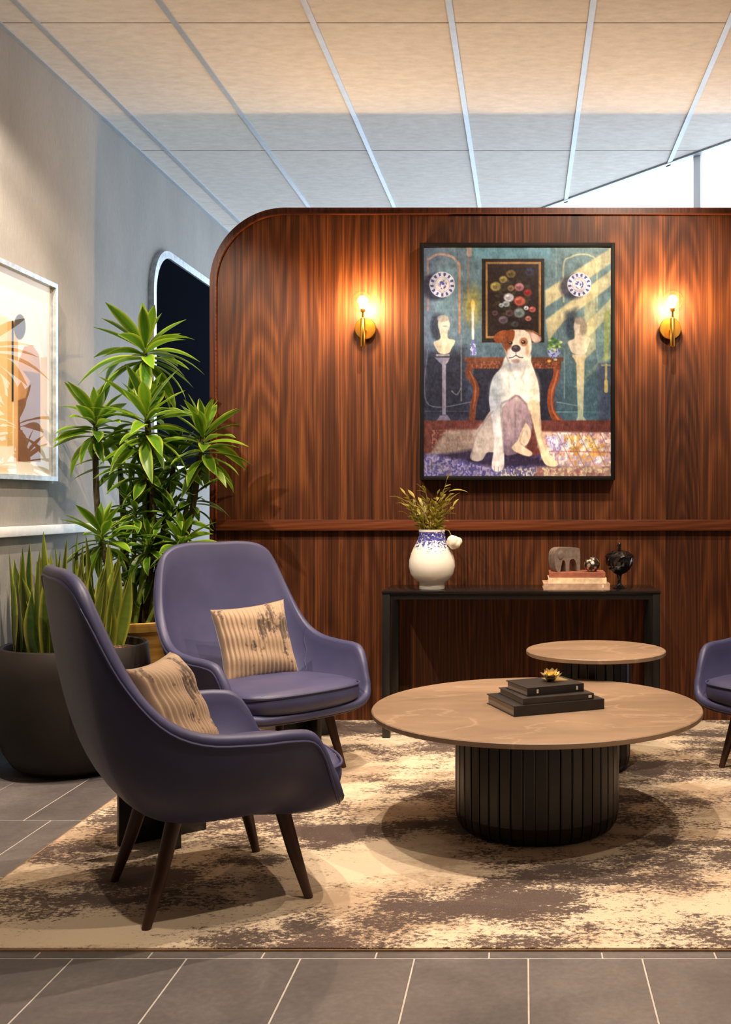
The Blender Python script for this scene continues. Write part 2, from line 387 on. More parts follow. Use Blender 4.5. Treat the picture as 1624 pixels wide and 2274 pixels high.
# walls
tag(box('wall_left', (XL - 0.12, XL, YREAR, YFAR, 0, CEIL + 0.2), 'wallpaper'), 'long warm grey wall with woven textured wallpaper', 'wall', kind='structure')
tag(box('wall_right', (XR, XR + 0.12, YREAR, W1.y + 0.05, 0, CEIL + 0.2), 'wallpaper'), 'grey papered wall opposite the framed print', 'wall', kind='structure')
tag(box('wall_rear', (XL - 0.12, XR + 0.12, YREAR - 0.12, YREAR, 0, CEIL + 0.2), 'wallpaper'), 'grey papered wall closing the lounge opposite the walnut partition', 'wall', kind='structure')
tr = box('trim_1', (XL, XL + 0.035, YREAR, 5.42, 1.0, 1.045), 'white_paint', bevel=0.004)
tag(tr, 'white painted dado rail along the grey wall under the print', 'trim', kind='structure')
# ceiling: slab, panels, bars
slab = clip_poly([(XL - 0.1, YREAR), (XR + 0.1, YREAR), (XR + 0.1, YFAR), (XL - 0.1, YFAR)])
ce = new('ceiling', mesh('ceiling', *prism(slab, CEIL + 0.05, CEIL + 0.2)), 'grid_dark')
tag(ce, 'suspended ceiling of large pale panels in a metal grid', 'ceiling', kind='structure')
xs = [XL + 0.012] + [-0.914 + 0.6 * k for k in range(-2, 5)] + [XR]
ys = [YREAR] + [4.45 + 1.615 * k for k in range(-4, 4)] + [YFAR]
ys = sorted(v for v in set(ys) if YREAR <= v <= YFAR)
for i in range(len(xs) - 1):
    for j in range(len(ys) - 1):
        a, b, c, d = xs[i] + 0.012, xs[i + 1] - 0.012, ys[j] + 0.004, ys[j + 1] - 0.004
        pts = clip_poly([(a, c), (b, c), (b, d), (a, d)])
        if len(pts) > 2: new('panel', mesh('panel', *prism(pts, CEIL + 0.004, CEIL + 0.04)), 'ceiling_panel', ce)
for x in xs[:-1]:
    w = 0.013
    pts = clip_poly([(x - w, YREAR), (x + w, YREAR), (x + w, YFAR), (x - w, YFAR)])
    if len(pts) > 2: new('grid_bar', mesh('grid_bar', *prism(pts, CEIL - 0.004, CEIL + 0.03)), 'grid_bar', ce)
# glazing on the slant
wi = new('window_1', mesh('window_1', *prism([tuple(W0 - WN * 0.02), tuple(W1 - WN * 0.02), tuple(W1 + WN * 0.05), tuple(W0 + WN * 0.05)], CEIL - 0.004, CEIL + 0.03)), 'alu')
tag(wi, 'bright slanted glass wall behind the walnut partition, meeting the ceiling edge', 'window', kind='structure')
new('sill', mesh('sill', *prism([tuple(W0 - WN * 0.02), tuple(W1 - WN * 0.02), tuple(W1 + WN * 0.05), tuple(W0 + WN * 0.05)], -0.05, 0.06)), 'alu', wi)
new('edge_trim', mesh('edge_trim', *prism([tuple(W0 - WN * 0.045), tuple(W1 - WN * 0.045), tuple(W1 - WN * 0.02), tuple(W0 - WN * 0.02)], CEIL - 0.006, CEIL + 0.02)), 'grid_bar', wi)
ms = [-5.3 + 1.53 * k for k in range(8)]
tm0 = (Vector((1.032, 6.137)) - WA).length
ms = [tm0 + 1.5 * k for k in range(-5, 1)]
for s in ms:
    c = WA + WD * s; h = WD * 0.028
    new('mullion', mesh('mullion', *prism([tuple(c - h), tuple(c + h), tuple(c + h + WN * 0.012), tuple(c - h + WN * 0.012)], 0.06, CEIL - 0.004)), 'frosted_joint', wi)
tot = (W1 - WA).dot(WD); st = (W0 - WA).dot(WD)
cuts = [st] + [s for s in ms if st < s < tot] + [tot]
for a, b in zip(cuts[:-1], cuts[1:]):
    p, q = WA + WD * (a + 0.02) + WN * 0.02, WA + WD * (b - 0.02) + WN * 0.02
    new('pane', mesh('pane', *prism([tuple(p), tuple(q), tuple(q + WN * 0.006), tuple(p + WN * 0.006)], 0.05, CEIL)), 'pane_glass', wi)
# downlight fittings
for i, (x, y, *_r) in enumerate(DOWN):
    o = mobj('downlight_rim', lathe([(0.042, 0.012), (0.062, 0.012), (0.062, 0.0), (0.058, -0.004), (0.042, -0.004), (0.042, 0.012)], 32, False), 'white_paint', ce)
    o.location = (x, y, CEIL - 0.001)

# ------------------------------------------------------------------ walnut partition
XPL, ZT, RAD, TH = -1.652, 2.70, 0.40, 0.14
def outline(ins, x1=XR, z0=0.0):
    r_ = RAD - ins; cx, cz = XPL + RAD, ZT - RAD
    p = [(XPL + ins, z0)] + [(cx - r_ * math.cos(a), cz + r_ * math.sin(a)) for a in np.linspace(0, math.pi / 2, 25)] + [(x1, ZT - ins)]
    return p
def plate(pts, y0, y1):       # polygon in XZ, extruded along Y
    n = len(pts); v = [(x, y0, z) for x, z in pts] + [(x, y1, z) for x, z in pts]
    f = [list(range(n)), list(range(2 * n - 1, n - 1, -1))] + [[i, n + i, n + (i + 1) % n, (i + 1) % n] for i in range(n)]
    return v, f
part = new('wall_back', mesh('wall_back', *plate(outline(0.02) + [(XR, 0.0)], YB + 0.012, YB + TH)), 'walnut')
tag(part, 'walnut veneered partition wall with one rounded top corner', 'wall', kind='structure')
up = outline(0.034, z0=1.03); new('upper_panel', mesh('upper_panel', *plate(up + [(XR, 1.03)], YB, YB + 0.02)), 'walnut', part)
new('lower_panel', mesh('lower_panel', *plate([(XPL + 0.034, 0.0), (XPL + 0.034, 1.03), (XR, 1.03), (XR, 0.0)], YB, YB + 0.02)), 'walnut', part)
def band(o1, o2, y0, y1):
    n = len(o1); v = [(x, y, z) for (x, z) in o1 for y in (y0, y1)] + [(x, y, z) for (x, z) in o2 for y in (y0, y1)]
    f = []
    for i in range(n - 1):
        a, b, c, d = 2 * i, 2 * i + 2, 2 * n + 2 * i, 2 * n + 2 * i + 2
        f += [[a, c, d, b], [a + 1, b + 1, d + 1, c + 1], [a, b, b + 1, a + 1], [c, c + 1, d + 1, d]]
    return v, f
new('edge_band', mesh('edge_band', *band(outline(0.0), outline(0.030), YB - 0.012, YB + TH + 0.012)), 'walnut_edge', part)
new('edge_bead', mesh('edge_bead', *band(outline(0.030), outline(0.036), YB - 0.016, YB + 0.004)), 'walnut_h', part)
box('chair_rail', (XPL + 0.036, XR, YB - 0.03, YB + 0.004, 1.005, 1.062), 'walnut_h', part, 0.003)

# ------------------------------------------------------------------ rug
rg = box('rug', (RUGX0, XR - 0.005, RUGY0, YB - 0.003, -0.006, 0.009), 'rug_pile')
tag(rg, 'large mottled cream and dark taupe rug under the armchairs and tables', 'rug')
box('bound_edge', (RUGX0, XR - 0.005, RUGY0 - 0.003, RUGY0, -0.004, 0.006), 'rug_edge', rg)
box('bound_edge', (RUGX0 - 0.006, RUGX0, RUGY0 - 0.006, YB - 0.003, -0.004, 0.008), 'rug_edge', rg)
ZR = 0.009

# ================================================================== armchairs  (local +X forward, +Y left)
RIM = [(-.430, 0, .945), (-.427, .14, .945), (-.414, .238, .922), (-.388, .298, .855), (-.318, .345, .70), (-.225, .368, .578), (-.120, .380, .520),
       (.02, .384, .503), (.12, .382, .500), (.186, .374, .487), (.222, .365, .44), (.246, .356, .378), (.268, .345, .325), (.290, .315, .288), (.318, .24, .270), (.336, .12, .266)]
def chair_shell():
    full = RIM + [(.339, 0, .265)] + [(f, -l, z) for f, l, z in reversed(RIM[1:])]
    rim = catmull(full, 128); N = len(rim); M = 18
    C = np.array([-.03, 0, .235]); G = np.zeros((M + 1, N, 3))
    d = rim - C; tall = np.clip(d[:, 2] / 0.25, 0, 1)
    for i, t_ in enumerate(np.linspace(0, 1, M + 1)):
        k1, k2 = 0.72, 0.87 + 0.08 * np.clip((0.45 - d[:, 2]) / 0.3, 0, 1) * tall
        p1 = C + d * np.array([k1, k1, 0]); p1[:, 2] = C[2] - 0.012 * tall
        p2 = C + d * np.stack([k2, k2, np.full(N, .36)], 1)
        G[i] = (1 - t_) ** 3 * C + 3 * (1 - t_) ** 2 * t_ * p1 + 3 * (1 - t_) * t_ * t_ * p2 + t_ ** 3 * rim
    du = np.roll(G, -1, 1) - np.roll(G, 1, 1); dv = np.gradient(G, axis=0)
    n = np.cross(du, dv); n /= np.linalg.norm(n, axis=2, keepdims=True) + 1e-9
    ctr = np.array([0.0, 0, .5])
    sgn = np.sign(np.sum(n * (ctr - G), axis=2, keepdims=True)); 
    n = n * (np.sign(np.mean(sgn)) if True else 1)
    n[0] = (0, 0, 1); th = 0.036
    rows = [G[i] for i in range(M + 1)]
    tan = G[M] - G[M - 1]; tan /= np.linalg.norm(tan, axis=1, keepdims=True)
    for a in (30, 70, 110, 150): rows.append(G[M] + n[M] * th / 2 * (1 - math.cos(R(a))) + tan * th / 2 * math.sin(R(a)))
    for i in range(M, 0, -1): rows.append(G[i] + n[i] * th)
    rows = rows[1:]; v = [tuple(C)] + [tuple(p) for r_ in rows for p in r_]; f = []
    for k in range(N): f.append([0, 1 + k, 1 + (k + 1) % N])
    for i in range(len(rows) - 1):
        for k in range(N): k2 = (k + 1) % N; a, b = 1 + i * N, 1 + (i + 1) * N; f.append([a + k, b + k, b + k2, a + k2])
    b = 1 + (len(rows) - 1) * N; v.append((C[0], C[1], C[2] + th)); f += [[b + k, len(v) - 1, b + (k + 1) % N] for k in range(N)]
    m = mesh('shell', v, f); bm = bmesh.new(); bm.from_mesh(m); bmesh.ops.recalc_face_normals(bm, faces=bm.faces); bm.to_mesh(m); bm.free()
    seam = [G[M][k] + n[M][k] * (th * 0.93) + tan[k] * 0.004 for k in range(N)]
    seam2 = [G[M][k] - n[M][k] * 0.001 - tan[k] * 0.008 for k in range(N)]
    inner = []
    for k0 in (int(5.4 / len(full) * N), N - int(5.4 / len(full) * N)):
        inner.append([tuple(G[i][(k0 + (1 if k0 < N / 2 else -1) * int((M - i) * .35)) % N] + n[i][(k0 + (1 if k0 < N / 2 else -1) * int((M - i) * .35)) % N] * (th + .0005)) for i in range(M, M - 8, -1)])
    return m, seam, seam2, inner
def cushion_mesh():
    half = [(-.225, 0), (-.21, .12), (-.15, .215), (-.04, .265), (.12, .288), (.24, .284), (.318, .245), (.356, .14), (.366, 0)]
    pts = half + [(f, -l) for f, l in reversed(half[1:-1])]
    o = catmull(pts, 96); c = np.array([.04, 0]); z0, z1 = .292, .392; rows = []
    prof = [(0.80, z0), (0.93, z0 + .004), (0.985, z0 + .022), (1.0, z0 + .045), (1.0, z0 + .058), (.985, z1 - .022), (.95, z1 - .008), (.85, z1 + .002), (.6, z1 + .012), (.3, z1 + .018)]
    for s, z in prof: rows.append([(c[0] + (p[0] - c[0]) * s, c[1] + (p[1] - c[1]) * s, z - 0.02 * (0.3 - p[0]) * s) for p in o])
    N = len(o); v = [p for r_ in rows for p in r_]; f = [[i * N + k, i * N + (k + 1) % N, (i + 1) * N + (k + 1) % N, (i + 1) * N + k] for i in range(len(rows) - 1) for k in range(N)]
    v += [(c[0], 0, z0), (c[0], 0, z1 + .014)]; a = len(v) - 2
    f += [[a, (k + 1) % N, k] for k in range(N)] + [[a + 1, (len(rows) - 1) * N + k, (len(rows) - 1) * N + (k + 1) % N] for k in range(N)]
    rim_ = [(c[0] + (p[0] - c[0]) * 1.0, p[1], z1 - .018 - 0.02 * (0.3 - p[0])) for p in o]
    return mesh('seat_cushion', v, f), rim_
def make_chair():
    root = thing('armchair', '', 'armchair', group='blue leather armchairs around the coffee table')
    sm, seam, seam2, G = chair_shell()
    sh = new('shell', sm, 'leather', root, True)
    mobj('piping', tube(seam2, 0.0042, 6, True), 'leather', sh)
    for pth in G: mobj('seam', tube(pth, 0.0028, 6), 'leather', sh)
    cm, crim = cushion_mesh(); cu = new('seat_cushion', cm, 'leather', root, True)
    mobj('piping', tube(crim, 0.0042, 6, True), 'leather', cu)
    for s in (1, -1):
        # seam where arm pad meets the back
        k = 26 if s == 1 else 128 - 26
        for (tf, tl, ff, fl_, zt) in ((.150, .190, .225, .235, .275), (-.135, .165, -.222, .208, .262)):
            mobj('leg', tube([(tf, s * tl, zt + .02), (tf + (ff - tf) * .5, s * (tl + (fl_ - tl) * .5), zt * .5), (ff, s * fl_, 0.0)], [.0225, .019, .0125], 16), 'leg_wood', root)
    return root
def make_pillow():
    nu, nv = 110, 40; a = 0.19; T = 0.062; v, f, rib = [], [], []
    rs = np.random.RandomState(4)
    ph = rs.rand(8) * 6
    for side in (1, -1):
        for i in range(nu + 1):
            for j in range(nv + 1):
                u, w = -1 + 2 * i / nu, -1 + 2 * j / nv
                x = a * u * (1 - .09 * (1 - w * w) * abs(u)); z = a * w * (1 - .07 * (1 - u * u) * abs(w))
                e = max(0, (1 - u ** 4) * (1 - w ** 4)); t_ = T * e ** 0.55
                rb = 0.5 + 0.5 * math.cos(u * 17 * math.pi + 0.5 * math.sin(w * 3 + ph[0]))
                t_ += e ** .3 * (0.0105 * rb ** 0.6 + 0.006 * math.sin(5 * u + 4 * w + ph[1]) * math.sin(7 * w - 3 * u + ph[2]))
                v.append((x, -side * t_, z)); rib.append(rb ** 0.6)
        off = 0 if side == 1 else (nu + 1) * (nv + 1)
        for i in range(nu):
            for j in range(nv):
                q = [off + i * (nv + 1) + j, off + (i + 1) * (nv + 1) + j, off + (i + 1) * (nv + 1) + j + 1, off + i * (nv + 1) + j + 1]
                f.append(q if side == 1 else q[::-1])
    m = mesh('pillow', v, f); at = m.attributes.new('rib', 'FLOAT', 'POINT'); at.data.foreach_set('value', rib)
    bm = bmesh.new(); bm.from_mesh(m); bmesh.ops.remove_doubles(bm, verts=bm.verts, dist=1e-5); bm.to_mesh(m); bm.free()
    return m
chair = make_chair()
CH = [(-0.940, 3.040, 33, 'dark blue leather armchair turned away beside the black bowl planter, rounded back foremost'),
      (-1.105, 4.400, -42, 'dark blue leather armchair in front of the tall leafy plant, facing the coffee table'),
      (1.175, 4.400, 222, 'blue leather armchair on the far side of the coffee table from the two plants')]
pm_ = make_pillow()
for i, (x, y, a, lab) in enumerate(CH):
    c = chair if i == 0 else copy_tree(chair)
    c.location = (x, y, ZR); c.rotation_euler = (0, 0, R(a)); c['label'] = lab
    if i < 2:
        p = new('throw_pillow', pm_, 'velvet', None, True)
        dirf = Vector((math.cos(R(a)), math.sin(R(a)), 0)); dl = Vector((-dirf.y, dirf.x, 0))
        fo, la, yaw, tilt, roll = ((-0.105, -0.02, -34, 24, 0), (-0.090, 0.0, -14, 19, -5))[i]
        loc = Vector((x, y, 0)) + dirf * fo + dl * la
        # mesh front is -Y; turn it to the chair's forward, lean it back
        p.rotation_euler = (Matrix.Rotation(R(a + 90 + yaw), 3, 'Z') @ Matrix.Rotation(R(-tilt), 3, 'X') @ Matrix.Rotation(R(roll), 3, 'Y')).to_euler()
        p.location = (loc.x, loc.y, ZR + (0.53, 0.535)[i]); p.scale = (.88, .95, .90)
        tag(p, ('ribbed beige velvet pillow on the armchair beside the bowl planter', 'ribbed beige velvet pillow on the armchair in front of the tall plant')[i], 'pillow', 'ribbed velvet pillows')

# ================================================================== tables
def slat_table(name, lab, loc, h, r_top, r_base, ns):
    t_ = thing(name, lab, 'table', loc, group='round stone topped tables')
    th = 0.019
    tp = mobj('table_top', lathe([(r_top - .004, h - th), (r_top, h - th + .003), (r_top, h - .003), (r_top - .003, h)], 128), 'stone_top', t_, True, 30)
    mobj('top_underside', lathe([(r_base + .02, h - th - .006), (r_base + .02, h - th)], 64), 'black_wood', t_)
    mobj('base_core', lathe([(r_base - .035, 0.0), (r_base - .016, .03), (r_base - .012, .06), (r_base - .012, h - th - .006)], 64), 'black_wood', t_)
    a = math.pi / ns * 0.90; prof = [(r_base - .040, 0.0), (r_base - .018, .010), (r_base - .006, .030), (r_base, .065), (r_base, h - th - .006)]
    v = []; f = []
    for (r_, z) in prof:
        for k, (rr, an) in enumerate(((r_ - .014, -a), (r_ - .002, -a), (r_, -a * .8), (r_, a * .8), (r_ - .002, a), (r_ - .014, a))): v.append((rr * math.cos(an), rr * math.sin(an), z))
    for i in range(len(prof) - 1):
        for k in range(5): f.append([i * 6 + k, i * 6 + k + 1, i * 6 + k + 7, i * 6 + k + 6])
    m = mesh('slat', v, f); m.materials.append(MAT['black_wood'])
    for k in range(ns):
        o = new('slat', m, None, t_); o.rotation_euler = (0, 0, 2 * math.pi * (k + .3) / ns)
    return t_
slat_table('coffee_table', 'large low round stone coffee table on a black fluted drum, books on top', (0.045, 3.66, ZR), 0.419, 0.585, 0.292, 44)
slat_table('side_table', 'small round stone table behind the coffee table, empty top, dark drum base', (0.308, 4.42, ZR), 0.510, 0.300, 0.148, 24)
ZTAB = ZR + 0.419
def cross_table(loc, rz, lab):
    t_ = thing('occasional_table', lab, 'table', loc, R(rz), 'black cross legged side tables')
    w = 0.148; h = 0.37
    box('cross_panel', (-w, w, -.012, .012, 0, h), 'black_wood', t_, .002); box('cross_panel', (-.012, .012, -w, w, 0, h), 'black_wood', t_, .002)
    mobj('table_top', lathe([(.146, h), (.15, h + .003), (.15, h + .015), (.147, h + .018)], 64), 'stone_edge', t_)
cross_table((-1.235, 3.500, ZR), 38, 'small dark side table standing between the two armchairs by the plants')
cross_table((-1.065, 4.985, ZR), 38, 'small dark side table against the walnut partition behind the armchair')
# console
cn = thing('console_table', 'slim black console table against the walnut partition', 'console table', (-0.0155, 5.165, ZR))
hw, y0, y1 = 0.677, -0.195, 0.195
bm = box_bm(-hw, hw, y0, y1, 0.702, 0.713); co = new('table_top', bm_mesh(bm, 'table_top', 0.002), 'console_top', cn, True, 40)
box('apron', (-hw + .012, hw - .012, y0 + .012, y0 + .03, 0.672, 0.702), 'black_metal', cn)
box('apron', (-hw + .012, hw - .012, y1 - .03, y1 - .012, 0.672, 0.702), 'black_metal', cn)
for sx in (-1, 1):
    box('apron', (min(sx * (hw - .012), sx * (hw - .03)), max(sx * (hw - .012), sx * (hw - .03)), y0 + .03, y1 - .03, 0.672, 0.702), 'black_metal', cn)
    for yy in (y0 + .004, y1 - .042):
        xa = sx * (hw - .002); xb = sx * (hw - .040)
        box('leg', (min(xa, xb), max(xa, xb), yy, yy + .038, 0, 0.7025), 'black_metal', cn, .003)
ZCON = ZR + 0.713

# ------------------------------------------------------------------ books
def book(lab, loc, rz, w, d, h, cover, group, mark=None, top=None):
    b = thing('book', lab, 'book', loc, R(rz), group)
    ct = 0.0028
    bm = box_bm(0, w, 0, d, 0, ct); box_bm(0, w, 0, d, h - ct, h, bm); box_bm(0, w, 0, ct, ct, h - ct, bm)
    new('cover', bm_mesh(bm, 'cover'), cover, b)
    box('pages', (.004, w - .004, ct, d - .006, ct, h - ct), 'pages', b)
    if mark:
        for (x0, x1, z0, z1) in mark: box('spine_label', (x0 * w, x1 * w, -.0008, .0005, z0 * h, z1 * h), 'book_label', b)
    if top:
        for (x0, x1, yy0, yy1, mt) in top: box('cover_patch', (x0 * w, x1 * w, yy0 * d, yy1 * d, h - .0005, h + .0006), mt, b)
    return b
gA = 'dark books stacked on the coffee table'
book('largest black book at the bottom of the stack on the coffee table', (-.035, 3.456, ZTAB), 23.3, .343, .254, .036, 'book_black', gA)
book('black book in the middle of the stack on the coffee table', (-.004, 3.483, ZTAB + .036), 22.6, .268, .231, .021, 'book_cover_dark', gA, [(.92, .965, .3, .75)])
book('smallest black book on top of the stack, under the gold dish', (.0105, 3.521, ZTAB + .057), 26, .222, .174, .029, 'book_black', gA, [(.16, .19, .3, .75), (.86, .89, .3, .75)], [(.6, .92, .45, .9, 'gold')])
gB = 'books stacked on the console table'
book('thick tan book at the bottom of the stack on the console', (.094, 5.055, ZCON), 0.5, .328, .22, .031, 'book_tan', gB, [(.885, .905, .3, .8)])
book('cream book in the middle of the stack on the console', (.118, 5.062, ZCON + .031), 0, .288, .20, .027, 'book_cream', gB)
book('brick red book on top of the stack on the console', (.122, 5.068, ZCON + .058), -0.6, .278, .19, .027, 'book_red', gB)
# gold lotus dish
ld_ = thing('lotus_dish', 'small gold lotus shaped dish on the topmost dark book', 'dish', (.095, 3.665, ZTAB + .0866))
mobj('cup', lathe([(.010, 0), (.014, .001), (.020, .008), (.024, .016), (.022, .016), (.015, .006), (.002, .004)], 32), 'gold', ld_)
def petal(L, Wd, curl, n=6):
    v, f = [], []
    for i in range(n + 1):
        s = i / n; w = Wd * math.sin(math.pi * min(1, .25 + .75 * s)) ** .8 if s < 1 else 0.0008
        for q in (-1, 0, 1): v.append((L * s, q * w, curl * s * s - .15 * w * (1 - abs(q)) * 0 + .25 * abs(q) * w))
    for i in range(n):
        for k in range(2): f.append([i * 3 + k, i * 3 + k + 1, i * 3 + k + 4, i * 3 + k + 3])
    return mesh('petal', v, f)
pt = petal(.036, .015, .007); pt.materials.append(MAT['gold'])
for lay, (n, el, r0, z0) in enumerate(((9, 28, .012, .006), (7, 55, .010, .009))):
    for k in range(n):
        o = new('petal', pt, None, ld_, True); a = 2 * math.pi * (k + lay * .5) / n
        o.location = (r0 * math.cos(a), r0 * math.sin(a), z0); o.rotation_euler = (0, -R(el), a)
# ------------------------------------------------------------------ console ornaments
sil = [(0.0, .060), (.003, .095), (.016, .113), (.04, .121), (.10, .121), (.150, .118), (.166, .108), (.169, .06), (.168, .004), (.166, .0), (.150, .0), (.147, .004), (.143, .035), (.130, .060), (.112, .062), (.098, .050), (.094, .004), (.092, .0), (.076, .0), (.074, .004), (.070, .045), (.060, .058), (.050, .052), (.042, .020), (.034, .0), (.022, .0), (.010, .012), (.003, .035)]
el = thing('elephant_figurine', 'grey carved elephant figurine standing on the stacked console books', 'figurine', (.150, 5.085, ZCON + .0852), R(28))
pts = catmull([(x * .88, z, 0) for x, z in sil], 138)[:, :2]; pts[:, 1] = np.maximum(pts[:, 1], 0)
mobj('body', plate([tuple(p) for p in pts], 0, .062), 'grey_stone', el, True, 50)
for s in (-.002, .064):
    e = mobj('ear', lathe([(.001, -.003), (.012, -.002), (.016, 0), (.012, .002), (.001, .003)], 16), 'grey_stone', el); e.location = (.034, s, .085); e.rotation_euler = (R(90), 0, 0); e.scale = (1, 1.4, 1)
sj = thing('trinket_jar', 'small round silver studded jar beside the elephant figurine', 'jar', (.337, 5.12, ZCON + .0852))
mobj('body', lathe([(.018, 0), (.022, .003), (.034, .014), (.040, .030), (.038, .044), (.034, .050)], 32), 'silver_dots', sj)
lid = mobj('lid', lathe([(.036, .050), (.034, .056), (.024, .066), (.010, .072)], 32), 'silver_dots', sj)
mobj('knob', lathe([(.003, .071), (.006, .076), (.004, .083), (.001, .085)], 16), 'silver_dots', lid)
cd_ = thing('candy_dish', 'black cut glass footed candy dish with pointed lid on the console', 'dish', (.476, 5.135, ZCON))
mobj('foot', lathe([(.034, 0), (.034, .004), (.020, .012), (.010, .024), (.009, .045), (.014, .070)], 40), 'black_glass', cd_)
def faceted(prof, n, amp):
    v, f = lathe(prof, n); v = [(x * (1 + amp * (1 if (i % n) % 2 else -1) * (1 if (i // n) % 2 else -1)), y * (1 + amp * (1 if (i % n) % 2 else -1) * (1 if (i // n) % 2 else -1)), z) for i, (x, y, z) in enumerate(v)]
    return v, f
mobj('bowl', faceted([(.014, .070), (.034, .080), (.052, .095), (.064, .114), (.069, .136), (.070, .158)], 24, .010), 'black_glass', cd_, False)
lid = mobj('lid', faceted([(.073, .158), (.072, .163), (.060, .174), (.044, .184), (.026, .190), (.010, .193)], 24, .010), 'black_glass', cd_, False)
mobj('finial', lathe([(.007, .190), (.009, .198), (.007, .206), (.010, .214), (.008, .224), (.002, .232)], 16), 'black_glass', lid)
# vase and sprigs
vz = thing('vase', 'white glazed vase with blue painted neck on the console', 'vase', (-.459, 5.09, ZCON))
mobj('body', lathe([(.060, 0), (.064, .004), (.063, .030), (.066, .036), (.088, .050), (.106, .078), (.1145, .115), (.1125, .145), (.103, .180), (.090, .210), (.076, .236), (.067, .256), (.064, .275), (.066, .297), (.060, .297), (.057, .275), (.06, .25)], 64, False), 'delft', vz, True, 60)
random.seed(7)
sp = thing('sprig_bouquet', 'yellow green leafy sprigs in the blue and white vase', 'bouquet', (-.459, 5.09, ZCON + .28))
def leaf_mesh(L, Wd, droop, fold=.25, n=8, tip=1.0, twist=0.0, wmax=.45):
    v, f, sd = [], [], []
    for i in range(n + 1):
        s = i / n
        w = Wd * max(0.03, (math.sin(math.pi * min(1, (s / wmax) * .5)) if s < wmax else math.cos(math.pi / 2 * ((s - wmax) / (1 - wmax)) ** 1.25)))
        if s < .05: w = max(w, Wd * .22)
        th_ = -droop * s; x = L * (s - .10 * droop * droop * s ** 3); z = -L * droop * .5 * s * s
        tw = twist * s
        for q in (-1, -.5, 0, .5, 1):
            yy, zz = q * w * .5, fold * abs(q) * w * .5
            v.append((x, yy * math.cos(tw) - zz * math.sin(tw), z + zz * math.cos(tw) + yy * math.sin(tw))); sd.append(abs(q))
    for i in range(n):
        for k in range(4): f.append([i * 5 + k, i * 5 + k + 1, i * 5 + k + 6, i * 5 + k + 5])
    m = mesh('leaf', v, f); a = m.attributes.new('side', 'FLOAT', 'POINT'); a.data.foreach_set('value', sd)
    m.polygons.foreach_set('use_smooth', [True] * len(m.polygons)); return m
sl = [leaf_mesh(.055, .017, d, n=5) for d in (.1, .5, .9)] + [leaf_mesh(.095, .022, .8, n=6)]
for m in sl: m.materials.append(MAT['sprig_leaf'])
tips = [(-.155, .165), (-.135, .19), (-.115, .12), (-.09, .175), (-.06, .15), (-.03, .225), (.0, .13), (.03, .19), (.055, .21), (.075, .262), (.085, .18), (.10, .13), (-.125, .09), (.02, .16), (.06, .15), (-.09, .13)]
for k, (tx, tz) in enumerate(tips):
    ty = random.uniform(-.06, .06); b = (tx * .25, ty * .3, -.04)
    mid = (tx * .55, ty * .6, tz * .55)
    path = catmull([b, (tx * .38, ty * .4, tz * .2), mid, (tx, ty, tz)], 9, False)
    st_ = mobj('stem', tube([tuple(p) for p in path], [.0022] * 6 + [.0016, .0012, .0007], 5), 'sprig_stem', sp)
    for q in range(18):
        s = .22 + .78 * q / 17; p = path[min(8, int(s * 8))]
        lf = new('leaf', sl[random.randint(0, 2)], None, sp); lf.location = p
        az = math.atan2(ty, tx) + random.uniform(-1.3, 1.3) * (1 if q < 17 else .2)
        lf.rotation_euler = (random.uniform(-.6, .6), -random.uniform(.5, 1.25), az); sc_ = random.uniform(.6, 1.1); lf.scale = (sc_, sc_, sc_)
for (x, z, a, e) in ((.085, .205, .1, .35), (.075, .13, -.2, 1.2), (-.02, .17, 2.9, 1.3), (-.12, .15, 3.0, .7)):
    lf = new('leaf', sl[3], None, sp); lf.location = (x, -.02, z); lf.rotation_euler = (.3, -e, a)
bm = bmesh.new(); bmesh.ops.create_icosphere(bm, subdivisions=4, radius=.036)
rs = np.random.RandomState(3); dirs = rs.randn(14, 3); dirs /= np.linalg.norm(dirs, axis=1, keepdims=True)
for v_ in bm.verts:
    c = np.array(v_.co.normalized()); d = np.max(dirs @ c); v_.co *= 0.80 + .95 * max(0, (d - .68)) 
bl = new('bloom', bm_mesh(bm, 'bloom'), 'petal', sp, True); bl.location = (.113, -.03, -.043); bl['label'] = 'white ruffled bloom'
mobj('stem', tube([(.045, -.012, -.02), (.062, -.02, .018), (.085, -.028, .012), (.108, -.03, -.03)], .0025, 6), 'sprig_stem', sp)

# ================================================================== sconces
def sconce(X, Zd, zg, lab):
    s = thing('wall_sconce', lab, 'wall lamp', (X, YB, 0), group='brass globe sconces on the walnut partition')
    yr = -0.112
    d = mobj('backplate', lathe([(.030, 0), (.030, .020), (.056, .020), (.056, .029), (.053, .032), (.001, .032)], 48), 'brass', s); d.location = (0, 0, Zd); d.rotation_euler = (R(90), 0, 0)
    mobj('arm', tube([(0, -.030, Zd - .01), (0, yr, Zd - .01)], .006, 16), 'brass', s)
    mobj('rod', tube([(0, yr, Zd - .108), (0, yr, Zd - .104), (0, yr, Zd + .036), (0, yr, Zd + .040)], [.011, .013, .013, .010], 24), 'brass', s)
    mobj('socket', tube([(0, yr, Zd + .038), (0, yr, zg - .052), (0, yr, zg - .050), (0, yr, zg - .036)], [.0055, .0055, .012, .012], 20), 'brass', s)
    g = mobj('globe', lathe([(.0605 * math.sin(a), -.0605 * math.cos(a)) for a in np.linspace(.22, math.pi - .001, 24)], 40, False), 'globe_glass', s); g.location = (0, yr, zg)
    b = mobj('bulb', lathe([(.010, -.036), (.011, -.026), (.018, -.016), (.0245, -.002), (.0245, .008), (.018, .020), (.008, .0255), (.001, .0265)], 24), 'bulb_glow', s); b.location = (0, yr, zg + .004)
sconce(-.832, 2.062, 2.184, 'brass wall sconce with clear globe nearest the rounded partition corner')
sconce(.763, 2.062, 2.188, 'brass wall sconce with clear globe on the plain side of the dog painting')

